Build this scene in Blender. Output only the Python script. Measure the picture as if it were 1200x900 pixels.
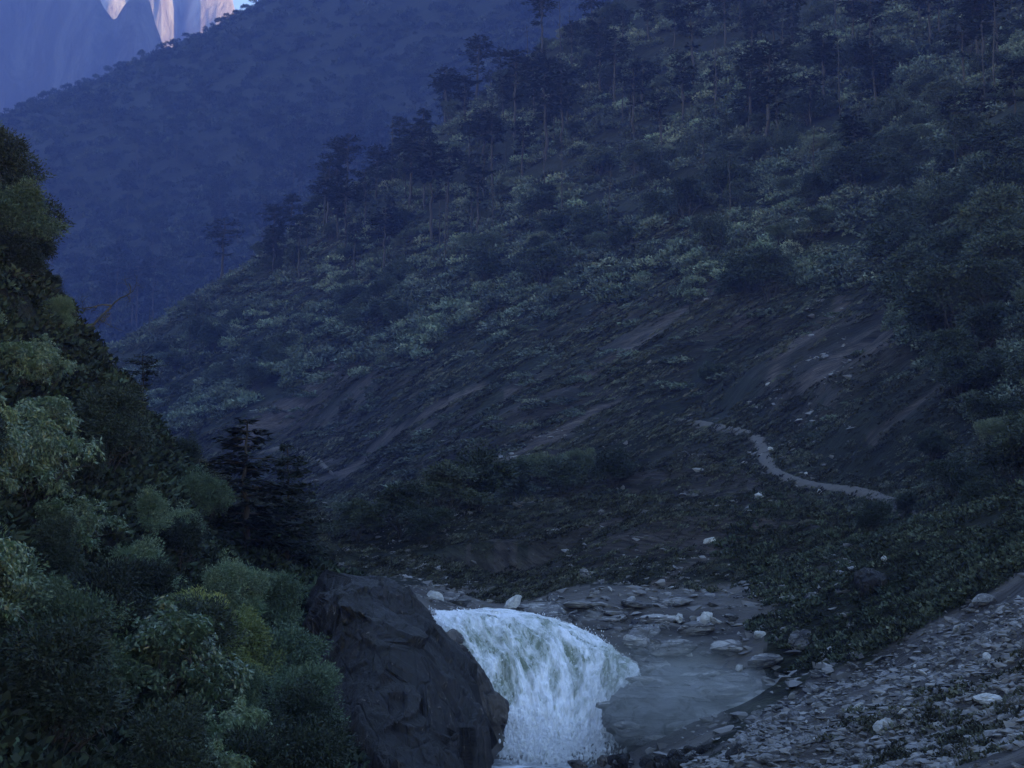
import bpy, bmesh, math, random
import numpy as np
from mathutils import Vector, Matrix

for o in list(bpy.data.objects):
    bpy.data.objects.remove(o)
scene = bpy.context.scene
COL = scene.collection

# ------------------------------------------------------------------ camera
F = 1903.0
HZ = 640.0
PITCH = math.atan((HZ - 450.0) / F)
cam_d = bpy.data.cameras.new('camera')
cam_d.sensor_width = 36.0
cam_d.lens = 36.0 * F / 1200.0
cam_d.clip_start = 0.5
cam_d.clip_end = 20000.0
cam = bpy.data.objects.new('camera', cam_d)
COL.objects.link(cam)
cam.location = (0, 0, 0)
cam.rotation_euler = (math.pi / 2 + PITCH, 0, 0)
scene.camera = cam

# ------------------------------------------------------------------ world, sun, exposure
SUN_EL = math.radians(8.0)
SUN_DIR = np.array([1.0, -0.40])            # horizontal direction towards the sun
SUN_DIR = SUN_DIR / np.linalg.norm(SUN_DIR)
world = bpy.data.worlds.new("World")
scene.world = world
world.use_nodes = True
wn = world.node_tree.nodes
wl = world.node_tree.links
for n in list(wn):
    wn.remove(n)
sky = wn.new('ShaderNodeTexSky')
sky.sky_type = 'NISHITA'
sky.sun_disc = False
sky.sun_elevation = SUN_EL
sky.sun_rotation = math.atan2(SUN_DIR[0], SUN_DIR[1])
sky.altitude = 2500
sky.air_density = 1.4
sky.dust_density = 0.2
sky.ozone_density = 3.0
bg = wn.new('ShaderNodeBackground')
bg.inputs['Strength'].default_value = 0.15
wo = wn.new('ShaderNodeOutputWorld')
wl.new(sky.outputs[0], bg.inputs['Color'])
wl.new(bg.outputs[0], wo.inputs['Surface'])

sun_d = bpy.data.lights.new('sun', 'SUN')
sun_d.energy = 3.1
sun_d.angle = math.radians(0.5)
sun_d.color = (1.0, 0.84, 0.55)
sun = bpy.data.objects.new('sun', sun_d)
COL.objects.link(sun)
dv = Vector((SUN_DIR[0] * math.cos(SUN_EL), SUN_DIR[1] * math.cos(SUN_EL), math.sin(SUN_EL)))
sun.rotation_euler = dv.to_track_quat('Z', 'Y').to_euler()
sun.location = (300, -200, 800)

scene.view_settings.view_transform = 'Standard'
scene.view_settings.look = 'None'
scene.view_settings.gamma = 1.0
scene.view_settings.exposure = 3.32
scene.view_settings.use_white_balance = True
scene.view_settings.white_balance_temperature = 8500
scene.view_settings.white_balance_tint = 17
scene.render.engine = 'CYCLES'
scene.cycles.use_denoising = True
scene.cycles.max_bounces = 4
scene.cycles.diffuse_bounces = 2
scene.cycles.glossy_bounces = 1
scene.cycles.transmission_bounces = 1
scene.cycles.volume_bounces = 0
scene.cycles.transparent_max_bounces = 4

# ------------------------------------------------------------------ helpers
def noise3(p, seed=0):
    """gradient noise, p (...,3) -> about -1..1"""
    p = np.asarray(p, dtype=np.float64)
    i = np.floor(p).astype(np.int64)
    f = p - i
    w = f * f * f * (f * (f * 6 - 15) + 10)
    out = 0.0
    for dx in (0, 1):
        for dy in (0, 1):
            for dz in (0, 1):
                h = (i[..., 0] + dx) * 374761393 + (i[..., 1] + dy) * 668265263 + (i[..., 2] + dz) * 2147483647 + seed * 1274126177
                h = (h ^ (h >> 13)) * 1274126177
                h = h ^ (h >> 16)
                a = ((h & 1023) / 1023.0) * 2 - 1
                b = (((h >> 10) & 1023) / 1023.0) * 2 - 1
                c = (((h >> 20) & 1023) / 1023.0) * 2 - 1
                g = a * (f[..., 0] - dx) + b * (f[..., 1] - dy) + c * (f[..., 2] - dz)
                wx = w[..., 0] if dx else 1 - w[..., 0]
                wy = w[..., 1] if dy else 1 - w[..., 1]
                wz = w[..., 2] if dz else 1 - w[..., 2]
                out = out + g * wx * wy * wz
    return out * 1.4

def fbm(p, oct=4, seed=0, lac=2.1, gain=0.5):
    s = 0.0; a = 1.0
    p = np.asarray(p, dtype=np.float64)
    for k in range(oct):
        s = s + a * noise3(p, seed + k * 17)
        p = p * lac; a *= gain
    return s

def unit(v): return v / (np.linalg.norm(v, axis=-1, keepdims=True) + 1e-9)

def xy3(x, y, z=0.0):
    x = np.asarray(x, dtype=float)
    return np.stack([x, np.broadcast_to(y, x.shape), np.full(x.shape, z)], -1)

def pix(px, py):
    """ray through photo pixel -> u = x/y, e = z/y"""
    a = (np.asarray(px, float) - 600.0) / F
    b = (450.0 - np.asarray(py, float)) / F
    yy = math.cos(PITCH) - b * math.sin(PITCH)
    zz = math.sin(PITCH) + b * math.cos(PITCH)
    return a / yy, zz / yy

def W(px, py, Y):
    u, e = pix(px, py)
    return Vector((float(u) * Y, Y, float(e) * Y))

def make_mesh(name, verts, faces, mat=None, smooth=False, attrs=None, uvs=None):
    """faces: (n,k) array or list of such arrays"""
    if not isinstance(faces, list):
        faces = [faces]
    faces = [np.asarray(f, dtype=np.int32) for f in faces if len(f)]
    me = bpy.data.meshes.new(name)
    verts = np.ascontiguousarray(verts, dtype=np.float32)
    me.vertices.add(len(verts))
    me.vertices.foreach_set('co', verts.ravel())
    nl = sum(f.size for f in faces)
    npoly = sum(len(f) for f in faces)
    me.loops.add(nl)
    me.loops.foreach_set('vertex_index', np.concatenate([f.ravel() for f in faces]))
    me.polygons.add(npoly)
    starts = []; s = 0
    for f in faces:
        k = f.shape[1]
        starts.append(s + np.arange(len(f), dtype=np.int32) * k)
        s += f.size
    me.polygons.foreach_set('loop_start', np.concatenate(starts).astype(np.int32))
    me.update(calc_edges=True)
    me.validate()
    if attrs:
        for an, av in attrs.items():
            av = np.asarray(av, dtype=np.float32)
            if av.ndim == 1:
                at = me.attributes.new(an, 'FLOAT', 'POINT')
                at.data.foreach_set('value', av)
            else:
                at = me.attributes.new(an, 'FLOAT_VECTOR', 'POINT')
                at.data.foreach_set('vector', av.ravel())
    me.polygons.foreach_set('use_smooth', np.full(len(me.polygons), smooth, dtype=bool))
    if mat:
        me.materials.append(mat)
    return me

def link(name, me, parent=None, **props):
    o = bpy.data.objects.new(name, me)
    COL.objects.link(o)
    if parent is not None:
        o.parent = parent
    for k, v in props.items():
        o[k] = v
    return o

def grid_faces(nr, nc):
    i = np.arange(nr - 1)[:, None] * nc + np.arange(nc - 1)[None, :]
    return np.stack([i, i + 1, i + nc + 1, i + nc], -1).reshape(-1, 4)

def thing(name, label, cat, group=None, loc=(0, 0, 0), rz=0.0, sc=1.0, rx=0.0, ry=0.0):
    o = bpy.data.objects.new(name, None)
    COL.objects.link(o)
    o.empty_display_size = 0.5
    o.location = loc; o.rotation_euler = (rx, ry, rz)
    o.scale = (sc, sc, sc) if np.isscalar(sc) else sc
    o['label'] = label; o['category'] = cat
    if group: o['group'] = group
    return o

# ------------------------------------------------------------------ materials
def nt(name):
    m = bpy.data.materials.new(name)
    m.use_nodes = True
    n = m.node_tree.nodes; l = m.node_tree.links
    for x in list(n):
        if x.type != 'OUTPUT_MATERIAL': n.remove(x)
    out = [x for x in n if x.type == 'OUTPUT_MATERIAL'][0]
    return m, n, l, out

def mixc(n, l, fac, a, b, blend='MIX'):
    x = n.new('ShaderNodeMix'); x.data_type = 'RGBA'; x.blend_type = blend
    for s, v in ((x.inputs[0], fac), (x.inputs[6], a), (x.inputs[7], b)):
        if isinstance(v, (int, float)): s.default_value = v
        elif isinstance(v, tuple): s.default_value = (*v, 1.0)
        else: l.new(v, s)
    return x.outputs[2]

def ramp(n, l, src, a, b):
    x = n.new('ShaderNodeMapRange'); x.inputs['From Min'].default_value = a; x.inputs['From Max'].default_value = b
    l.new(src, x.inputs['Value'])
    return x.outputs[0]

def math_(n, l, op, a, b=None):
    x = n.new('ShaderNodeMath'); x.operation = op
    for s, v in ((x.inputs[0], a), (x.inputs[1], b)):
        if v is None: continue
        if isinstance(v, (int, float)): s.default_value = v
        else: l.new(v, s)
    return x.outputs[0]

def noise_(n, l, scale, detail=5, vec=None, dist=0.0, rough=0.55):
    x = n.new('ShaderNodeTexNoise'); x.inputs['Scale'].default_value = scale
    x.inputs['Detail'].default_value = detail; x.inputs['Distortion'].default_value = dist
    x.inputs['Roughness'].default_value = rough
    if vec is not None: l.new(vec, x.inputs['Vector'])
    return x.outputs['Fac']

def attr_(n, name):
    x = n.new('ShaderNodeAttribute'); x.attribute_name = name
    return x

def coords(n, kind='Object', l=None, scale=None):
    c = n.new('ShaderNodeTexCoord').outputs[kind]
    if scale:
        m = n.new('ShaderNodeMapping'); m.inputs['Scale'].default_value = scale
        l.new(c, m.inputs['Vector']); return m.outputs[0]
    return c

def leaf_mat(name, c1, c2, c3, clump=0.6, rough=0.5, spec=0.4, mass=False):
    k_ = 1.0 if name == 'pale_canopy_mass' else 1.08 if name in ('fine_leaf', 'rhododendron_leaf', 'yellow_leaf') else 0.66
    c1, c2, c3 = (tuple(k_ * q for q in c) for c in (c1, c2, c3))
    m, n, l, out = nt(name)
    p = n.new('ShaderNodeBsdfPrincipled')
    geo = n.new('ShaderNodeNewGeometry')
    oi = n.new('ShaderNodeObjectInfo')
    base = mixc(n, l, geo.outputs['Random Per Island'], c1, c2)
    nz = noise_(n, l, clump, 3, coords(n, 'Object'))
    base = mixc(n, l, ramp(n, l, nz, 0.42, 0.66), base, c3)
    hs = n.new('ShaderNodeHueSaturation')
    l.new(base, hs.inputs['Color'])
    l.new(ramp_out(n, l, oi.outputs['Random'], 0.475, 0.525), hs.inputs['Hue'])
    if mass:
        tn = attr_(n, 'tint').outputs['Fac']
        l.new(ramp_out(n, l, tn, 0.35, 1.9), hs.inputs['Value'])
        l.new(ramp_out(n, l, math_(n, l, 'FRACT', math_(n, l, 'MULTIPLY', tn, 7.3)), 0.46, 0.53), hs.inputs['Hue'])
    else:
        l.new(ramp_out(n, l, oi.outputs['Random'], 1.5, 0.6), hs.inputs['Value'])
    l.new(hs.outputs[0], p.inputs['Base Color'])
    p.inputs['Roughness'].default_value = rough
    p.inputs['Specular IOR Level'].default_value = spec
    l.new(p.outputs[0], out.inputs['Surface'])
    return m

def ramp_out(n, l, src, a, b):
    x = n.new('ShaderNodeMapRange'); x.inputs['To Min'].default_value = a; x.inputs['To Max'].default_value = b
    l.new(src, x.inputs['Value'])
    return x.outputs[0]

def bark_mat(name, c1, c2):
    m, n, l, out = nt(name)
    p = n.new('ShaderNodeBsdfPrincipled')
    nz = noise_(n, l, 3.0, 5, coords(n, 'Object', l, (3, 3, 0.5)))
    l.new(mixc(n, l, nz, c1, c2), p.inputs['Base Color'])
    p.inputs['Roughness'].default_value = 0.9
    b = n.new('ShaderNodeBump'); b.inputs['Strength'].default_value = 0.6; b.inputs['Distance'].default_value = 0.05
    l.new(nz, b.inputs['Height']); l.new(b.outputs[0], p.inputs['Normal'])
    l.new(p.outputs[0], out.inputs['Surface'])
    return m

def rock_mat(name, dark, light, pale, scale=1.0, wet=0.5, streak=(1, 1, 3), pale_at=0.62, moss=None, bump=0.25):
    m, n, l, out = nt(name)
    p = n.new('ShaderNodeBsdfPrincipled')
    oi = n.new('ShaderNodeObjectInfo')
    c = coords(n, 'Object')
    add = n.new('ShaderNodeVectorMath'); add.operation = 'ADD'
    l.new(c, add.inputs[0])
    cmb = n.new('ShaderNodeCombineXYZ')
    r30 = math_(n, l, 'MULTIPLY', oi.outputs['Random'], 37.0)
    for k in range(3): l.new(r30, cmb.inputs[k])
    l.new(cmb.outputs[0], add.inputs[1])
    mp = n.new('ShaderNodeMapping'); mp.inputs['Scale'].default_value = tuple(scale * s for s in streak)
    mp.inputs['Rotation'].default_value = (0.3, 0.5, 0.2)
    l.new(add.outputs[0], mp.inputs['Vector'])
    n1 = noise_(n, l, 0.8, 8, mp.outputs[0], 0.6, 0.6)
    n2 = noise_(n, l, 3.1, 8, mp.outputs[0], 1.2, 0.65)
    col = mixc(n, l, ramp(n, l, n1, 0.38, 0.62), dark, light)
    col = mixc(n, l, ramp(n, l, n2, pale_at, pale_at + 0.12), col, pale)
    vo = n.new('ShaderNodeTexVoronoi'); vo.feature = 'DISTANCE_TO_EDGE'; vo.inputs['Scale'].default_value = 1.1
    wv = n.new('ShaderNodeMix'); wv.data_type = 'VECTOR'; wv.inputs[0].default_value = .25
    nv_ = n.new('ShaderNodeTexNoise'); nv_.inputs['Scale'].default_value = 1.3; nv_.inputs['Detail'].default_value = 5
    l.new(mp.outputs[0], nv_.inputs['Vector']); l.new(mp.outputs[0], wv.inputs[4]); l.new(nv_.outputs['Color'], wv.inputs[5])
    l.new(wv.outputs[1], vo.inputs['Vector'])
    crack = ramp(n, l, vo.outputs['Distance'], 0.0, 0.05)
    col = mixc(n, l, crack, dark, col)
    if moss:
        g = n.new('ShaderNodeNewGeometry'); s = n.new('ShaderNodeSeparateXYZ')
        l.new(g.outputs['Normal'], s.inputs[0])
        mo = math_(n, l, 'ADD', s.outputs[2], math_(n, l, 'MULTIPLY', math_(n, l, 'SUBTRACT', n1, 0.5), 3.0))
        col = mixc(n, l, ramp(n, l, mo, 0.35, 0.75), col, moss)
    v = math_(n, l, 'ADD', math_(n, l, 'MULTIPLY', oi.outputs['Random'], 0.6), 0.7)
    hs = n.new('ShaderNodeHueSaturation'); l.new(col, hs.inputs['Color']); l.new(v, hs.inputs['Value'])
    l.new(hs.outputs[0], p.inputs['Base Color'])
    l.new(ramp_out(n, l, n1, 0.95 - wet * 0.6, 0.95 - wet * 0.2), p.inputs['Roughness'])
    b = n.new('ShaderNodeBump'); b.inputs['Strength'].default_value = 0.8; b.inputs['Distance'].default_value = bump
    l.new(math_(n, l, 'ADD', math_(n, l, 'ADD', n2, n1), math_(n, l, 'MULTIPLY', crack, .35)), b.inputs['Height']); l.new(b.outputs[0], p.inputs['Normal'])
    l.new(p.outputs[0], out.inputs['Surface'])
    return m

M = {}
M['rhodo'] = leaf_mat('rhododendron_leaf', (.04, .08, .04), (.16, .22, .13), (.055, .11, .05), 0.8, 0.36, 0.7)
M['fine'] = leaf_mat('fine_leaf', (.045, .08, .045), (.13, .18, .105), (.05, .095, .055), 0.9, 0.6, 0.3)
M['yellow'] = leaf_mat('yellow_leaf', (.11, .14, .04), (.24, .26, .09), (.12, .15, .05), 0.9, 0.5, 0.3)
M['dark'] = leaf_mat('dark_leaf', (.02, .035, .022), (.045, .07, .04), (.02, .035, .02), 0.9, 0.6, 0.3)
M['needle'] = leaf_mat('needle', (.012, .022, .016), (.03, .045, .03), (.014, .025, .018), 0.3, 0.7, 0.2)
M['canopy'] = leaf_mat('hill_canopy', (.030, .045, .028), (.09, .12, .075), (.035, .055, .035), 0.12, 0.6, 0.3)
M['pale'] = leaf_mat('pale_canopy', (.10, .13, .08), (.17, .20, .13), (.10, .14, .08), 0.2, 0.6, 0.3)
M['heath'] = leaf_mat('heath', (.030, .034, .022), (.075, .08, .05), (.045, .035, .028), 0.05, 0.8, 0.2)
M['m_canopy'] = leaf_mat('hill_canopy_mass', (.045, .065, .045), (.20, .24, .165), (.06, .085, .06), 0.12, 0.6, 0.3, True)
M['m_pale'] = leaf_mat('pale_canopy_mass', (.09, .12, .07), (.15, .18, .12), (.09, .12, .075), 0.2, 0.6, 0.3, True)
M['m_heath'] = leaf_mat('heath_mass', (.04, .044, .030), (.14, .145, .10), (.06, .06, .045), 0.05, 0.85, 0.15, True)
M['m_far'] = leaf_mat('far_forest_mass', (.014, .024, .015), (.09, .11, .075), (.018, .028, .018), 0.05, 0.7, 0.2, True)
M['m_grass'] = leaf_mat('grass_mass', (.03, .042, .026), (.12, .14, .085), (.04, .055, .035), 0.3, 0.8, 0.2, True)
M['m_dark'] = leaf_mat('dark_mass', (.03, .05, .03), (.06, .09, .05), (.03, .05, .03), 0.3, 0.7, 0.2, True)
M['m_needle'] = leaf_mat('needle_mass', (.015, .026, .02), (.035, .05, .035), (.016, .028, .02), 0.3, 0.7, 0.2, True)
M['bark'] = bark_mat('bark', (.02, .017, .014), (.06, .05, .042))
M['deadwood'] = bark_mat('dead_wood', (.03, .028, .025), (.10, .09, .08))
M['rock_dark'] = rock_mat('wet_dark_rock', (.004, .003, .003), (.045, .031, .024), (.36, .29, .24), 0.9, .75, (1.6, 1.0, .55), .60, (.012, .011, .009), 0.3)
M['rock_brown'] = rock_mat('wet_brown_rock', (.03, .024, .02), (.12, .09, .07), (.24, .2, .16), 0.6, 1.0, (2, 1, .5), .6)
M['rock_grey'] = rock_mat('grey_rock', (.025, .023, .023), (.24, .23, .22), (.55, .53, .50), 0.8, 0.4, (.5, .8, 2.2), .54)
M['ledge'] = rock_mat('layered_ledge', (.04, .037, .037), (.34, .32, .30), (.58, .55, .52), 1.6, 0.5, (.4, .4, 2.4), .56, None, 0.06)
M['slab'] = rock_mat('smooth_slab', (.05, .048, .05), (.24, .23, .235), (.46, .44, .43), 0.8, 0.8, (.4, .8, 3.0), .58, None, 0.12)
M['stone'] = rock_mat('scree_stone', (.07, .066, .064), (.21, .20, .19), (.42, .40, .37), 2.0, 0.3, (1, 1, 1), .58, None, 0.05)
M['stone_pale'] = rock_mat('pale_stone', (.3, .29, .27), (.5, .48, .45), (.62, .6, .56), 1.5, 0.3, (1, 1, 1), .6, None, 0.05)

# ------------------------------------------------------------------ ground function
PXC = [-500, -200, 0, 100, 200, 300, 400, 500, 600, 700, 800, 900, 1000, 1100, 1200, 1400, 1800]
TAB = [
 (14,  [700, 950, 1250, 1300, 1350, 1250, 1400, 1550, 1650, 1650, 1550, 1450, 1350, 1250, 1150, 900, 600]),
 (22,  [450, 760, 1080, 1130, 1180, 1210, 1220, 1300, 1350, 1330, 1260, 1180, 1090, 1020, 960, 800, 500]),
 (30,  [200, 540, 900, 970, 1030, 1080, 1120, 1150, 1170, 1140, 1080, 1020, 970, 930, 890, 730, 440]),
 (40,  [20, 330, 690, 790, 870, 935, 985, 1020, 1050, 1050, 1000, 945, 900, 865, 815, 655, 380]),
 (50,  [-100, 170, 500, 620, 740, 830, 895, 950, 970, 985, 940, 890, 845, 800, 745, 600, 330]),
 (58,  [-200, 50, 380, 520, 660, 770, 840, 905, 930, 935, 900, 850, 800, 750, 695, 550, 290]),
 (66,  [-230, 20, 340, 470, 610, 700, 755, 790, 835, 870, 865, 825, 765, 705, 645, 510, 250]),
 (74,  [-250, 0, 330, 460, 590, 680, 722, 730, 740, 765, 775, 760, 728, 675, 615, 485, 230]),
 (90,  [-200, 60, 380, 500, 600, 660, 712, 698, 696, 694, 692, 688, 668, 622, 565, 440, 180]),
 (120, [-100, 150, 450, 550, 620, 650, 682, 682, 676, 665, 650, 630, 602, 560, 495, 350, 90]),
 (170, [0, 250, 500, 580, 620, 640, 655, 650, 628, 590, 548, 508, 472, 422, 355, 210, -50]),
 (230, [100, 350, 540, 590, 615, 620, 612, 582, 532, 482, 432, 387, 345, 295, 235, 100, -160]),
 (300, [200, 420, 560, 590, 590, 565, 532, 490, 430, 370, 310, 255, 215, 165, 110, -20, -270]),
 (400, [320, 480, 560, 560, 530, 470, 410, 350, 285, 215, 150, 95, 45, -5, -60, -180, -420]),
 (520, [440, 520, 500, 455, 400, 335, 265, 195, 120, 42, -35, -90, -140, -190, -240, -350, -570]),
 (640, [500, 560, 540, 500, 450, 390, 325, 265, 200, 135, 60, -10, -70, -130, -190, -310, -530]),
 (800, [480, 530, 500, 470, 430, 380, 325, 270, 210, 145, 75, 5, -60, -120, -180, -300, -520]),
 (1050,[420, 440, 370, 330, 290, 245, 200, 150, 95, 40, -25, -85, -140, -200, -260, -380, -580]),
 (1400,[400, 240, 135, 92, 50, 0, -50, -110, -160, -210, -260, -310, -360, -410, -460, -550, -750]),
 (1700,[450, 330, 260, 225, 190, 150, 100, 50, 0, -60, -120, -170, -220, -270, -320, -420, -620]),
 (2100,[580, 560, 540, 520, 500, 480, 460, 420, 380, 330, 280, 230, 180, 130, 80, -20, -220]),
]
TV = np.log(np.array([t[0] for t in TAB], float))
TU = (np.array(PXC, float) - 600.0) / F
TE = np.stack([(HZ - np.array(t[1], float)) / F for t in TAB])

def pchip_slopes(x, y):
    h = np.diff(x); d = np.diff(y, axis=0) / h[:, None]
    m = np.zeros_like(y)
    w1 = 2 * h[1:, None] + h[:-1, None]; w2 = h[1:, None] + 2 * h[:-1, None]
    ok = (d[:-1] * d[1:]) > 0
    with np.errstate(divide='ignore', invalid='ignore'):
        mm = (w1 + w2) / (w1 / d[:-1] + w2 / d[1:])
    # soften: average with plain mean so crests stay rounded
    mm = np.where(ok, mm, 0.25 * (d[:-1] + d[1:]))
    m[1:-1] = mm; m[0] = d[0]; m[-1] = d[-1]
    return m

def herm(x, y, m, xq):
    k = np.clip(np.searchsorted(x, xq) - 1, 0, len(x) - 2)
    h = x[k + 1] - x[k]; t = (xq - x[k]) / h
    return k, h, t

def table_e(u, v):
    """vectorised: hermite in v for every table column, then hermite in u"""
    u = np.clip(u, TU[0], TU[-1]); v = np.clip(v, TV[0], TV[-1])
    k, h, t = herm(TV, None, None, v)
    t2 = t * t; t3 = t2 * t
    a = (2 * t3 - 3 * t2 + 1)[:, None]; b = ((t3 - 2 * t2 + t) * h)[:, None]
    c = (-2 * t3 + 3 * t2)[:, None]; d = ((t3 - t2) * h)[:, None]
    R = a * TE[k] + b * MV[k] + c * TE[k + 1] + d * MV[k + 1]       # (n, ncol)
    # now along u with finite difference slopes
    j, hu, s = herm(TU, None, None, u)
    idx = np.arange(len(u))
    def sl(jj):
        lo = np.clip(jj - 1, 0, len(TU) - 1); hi = np.clip(jj + 1, 0, len(TU) - 1)
        return (R[idx, hi] - R[idx, lo]) / (TU[hi] - TU[lo])
    s2 = s * s; s3 = s2 * s
    return ((2 * s3 - 3 * s2 + 1) * R[idx, j] + (s3 - 2 * s2 + s) * hu * sl(j)
            + (-2 * s3 + 3 * s2) * R[idx, j + 1] + (s3 - s2) * hu * sl(j + 1))

MV = pchip_slopes(TV, TE)

PATH_PX = [[(1078, 612), (1060, 600), (1040, 588), (1000, 578), (965, 574), (930, 567), (906, 556), (897, 540), (892, 521), (880, 511), (850, 505), (820, 498), (792, 494)],
           [(300, 536), (318, 529), (345, 528), (368, 540), (392, 560)]]
PATH_BASE = []
_vs = np.linspace(math.log(60), math.log(600), 1400)
for pl_, y0_ in zip(PATH_PX, (88, 150)):
    t_ = np.arange(len(pl_)); tq_ = np.linspace(0, len(pl_) - 1, (len(pl_) - 1) * 12 + 1)
    pp_ = np.stack([np.interp(tq_, t_, [q[i] for q in pl_]) for i in (0, 1)], -1)
    for _ in range(12): pp_[1:-1] = .25 * pp_[:-2] + .5 * pp_[1:-1] + .25 * pp_[2:]
    out_ = []
    for a_, b_ in pp_:
        u_, e_ = pix(a_, b_)
        col_ = table_e(np.full(len(_vs), float(u_)), _vs)
        kk_ = np.nonzero((col_ >= e_) & (_vs > math.log(y0_)))[0]
        if len(kk_): Y_ = math.exp(_vs[kk_[0]]); out_.append((float(u_) * Y_, Y_, float(e_) * Y_))
    PATH_BASE.append(np.array(out_))

def path_calm(x, y):
    f = np.zeros_like(x)
    for Q in PATH_BASE:
        sg = 3.4 if Q[0, 1] < 150 else 8.0
        near = (np.abs(x - np.clip(x, Q[:, 0].min() - 20, Q[:, 0].max() + 20)) < 1e-9) & (y > Q[:, 1].min() - 60) & (y < Q[:, 1].max() + 20)
        ii_ = np.nonzero(near)[0]
        for c0 in range(0, len(ii_), 20000):
            k_ = ii_[c0:c0 + 20000]
            dy_ = y[k_, None] - Q[None, :, 1]; dy_ = np.where(dy_ < 0, dy_ / 4.5, dy_)
            d2 = ((x[k_, None] - Q[None, :, 0]) ** 2 + dy_ ** 2).min(1)
            f[k_] = np.maximum(f[k_], np.exp(-d2 / (2 * sg * sg)))
    return f

def ground_z(x, y):
    x = np.atleast_1d(np.asarray(x, float)); y = np.atleast_1d(np.asarray(y, float))
    sh = x.shape
    x = x.ravel(); y = y.ravel()
    y = np.maximum(y, 14.0)
    z = table_e(x / y, np.log(y)) * y
    z0 = z
    # relief, coarse to fine; the finest waves fade out with distance
    calm = 1.0 - 0.85 * np.exp(-(((x / y * F + 600 - 590) / 95.0) ** 2)) * (y < 95) * (y > 40)
    for lam, amp, sd in ((160, 11, 1), (70, 5.5, 2), (32, 3.0, 3), (14, 1.5, 4), (6, 0.75, 5), (2.6, 0.36, 6), (1.2, 0.16, 7)):
        keep = np.clip((lam / y * F / 11.0) - 0.5, 0, 1)          # needs some pixels
        big = np.clip(y / (lam * 3.0), 0, 1) ** 2                    # big waves only far off
        q = np.stack([x / lam, y / lam, 0.0 * x + sd * 3.7], -1)
        q2 = q * np.array([0.55, 1.5, 1.0])                          # ribs run down the fall line
        nn = 0.5 * noise3(q, sd) + (0.55 - 1.1 * np.abs(noise3(q2, sd + 40)))
        z = z + amp * keep * big * nn * calm
    side = np.clip((x / y * F + 600 - 330) / 150, 0, 1) * np.clip((y - 82) / 40, 0, 1) * np.clip((900 - y) / 300, 0, 1)
    for lx, ly, amp, sd in ((90, 22, 4.2, 81), (45, 9, 2.0, 82), (20, 3.8, 0.8, 83), (8, 1.6, 0.3, 84)):
        keep = np.clip((ly / y * F / 11.0) - 0.5, 0, 1)
        wx_ = x + 5 * noise3(np.stack([x / 40, y / 40, 0 * x + sd], -1), 3)
        r_ = noise3(np.stack([wx_ / lx, (y + .25 * x) / ly, 0 * x + sd], -1), sd)
        z = z + side * keep * amp * (.45 - np.abs(r_) * 1.1)
    pc_ = path_calm(x, y)
    z = z0 + (z - z0) * (1 - .97 * np.clip(pc_ * 1.5, 0, 1))
    return z.reshape(sh)

NV, NU = 1050, 820
vv = np.linspace(math.log(14.0), math.log(2100.0), NV)
uu = np.concatenate([np.linspace(TU[0], -0.35, 40, endpoint=False), np.linspace(-0.35, 0.35, NU - 80, endpoint=False), np.linspace(0.35, TU[-1], 40)])
UU, VV = np.meshgrid(uu, vv)
YY = np.exp(VV); XX = UU * YY
ZZ = ground_z(XX, YY)
EE = ZZ / YY

def grid_z(x, y):
    x = np.asarray(x, float); y = np.asarray(y, float)
    v = np.log(y); u = x / y
    a = np.clip((v - vv[0]) / (vv[1] - vv[0]), 0, NV - 1.001); i = a.astype(int); a = a - i
    j = np.clip(np.searchsorted(uu, u) - 1, 0, NU - 2); b = np.clip((u - uu[j]) / (uu[j + 1] - uu[j]), 0, 1)
    e = (EE[i, j] * (1 - a) * (1 - b) + EE[i + 1, j] * a * (1 - b) + EE[i, j + 1] * (1 - a) * b + EE[i + 1, j + 1] * a * b)
    return e * y

def gz(x, y):
    return float(grid_z(np.array([x]), np.array([y]))[0])

def at(px, Y):
    x = (px - 600.0) / F * Y
    return Vector((x, Y, gz(x, Y)))

def hit(px, py, ymin=20.0):
    """first ground point met by the ray through a photo pixel"""
    u, e = pix(px, py); u = float(u); e = float(e)
    j = int(np.clip(np.searchsorted(uu, u), 1, len(uu) - 1))
    t = (u - uu[j - 1]) / (uu[j] - uu[j - 1])
    col = EE[:, j - 1] * (1 - t) + EE[:, j] * t
    k0 = int(np.searchsorted(vv, math.log(ymin)))
    ks = np.nonzero(col[k0:] >= e)[0]
    if not len(ks): return None
    k = k0 + ks[0]
    if k == k0: Y = math.exp(vv[k])
    else:
        a = (e - col[k - 1]) / (col[k] - col[k - 1] + 1e-12)
        Y = math.exp(vv[k - 1] * (1 - a) + vv[k] * a)
    return Vector((u * Y, Y, gz(u * Y, Y)))

def inpoly(px, py, poly):
    px = np.asarray(px, float); py = np.asarray(py, float)
    c = np.zeros(px.shape, bool)
    n = len(poly)
    for i in range(n):
        x1, y1 = poly[i]; x2, y2 = poly[(i + 1) % n]
        if y1 == y2: continue
        cond = (y1 > py) != (y2 > py)
        xi = (x2 - x1) * (py - y1) / (y2 - y1) + x1
        c ^= cond & (px < xi)
    return c

def rowof(e):   # table row for z/y
    return HZ - e * F

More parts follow.
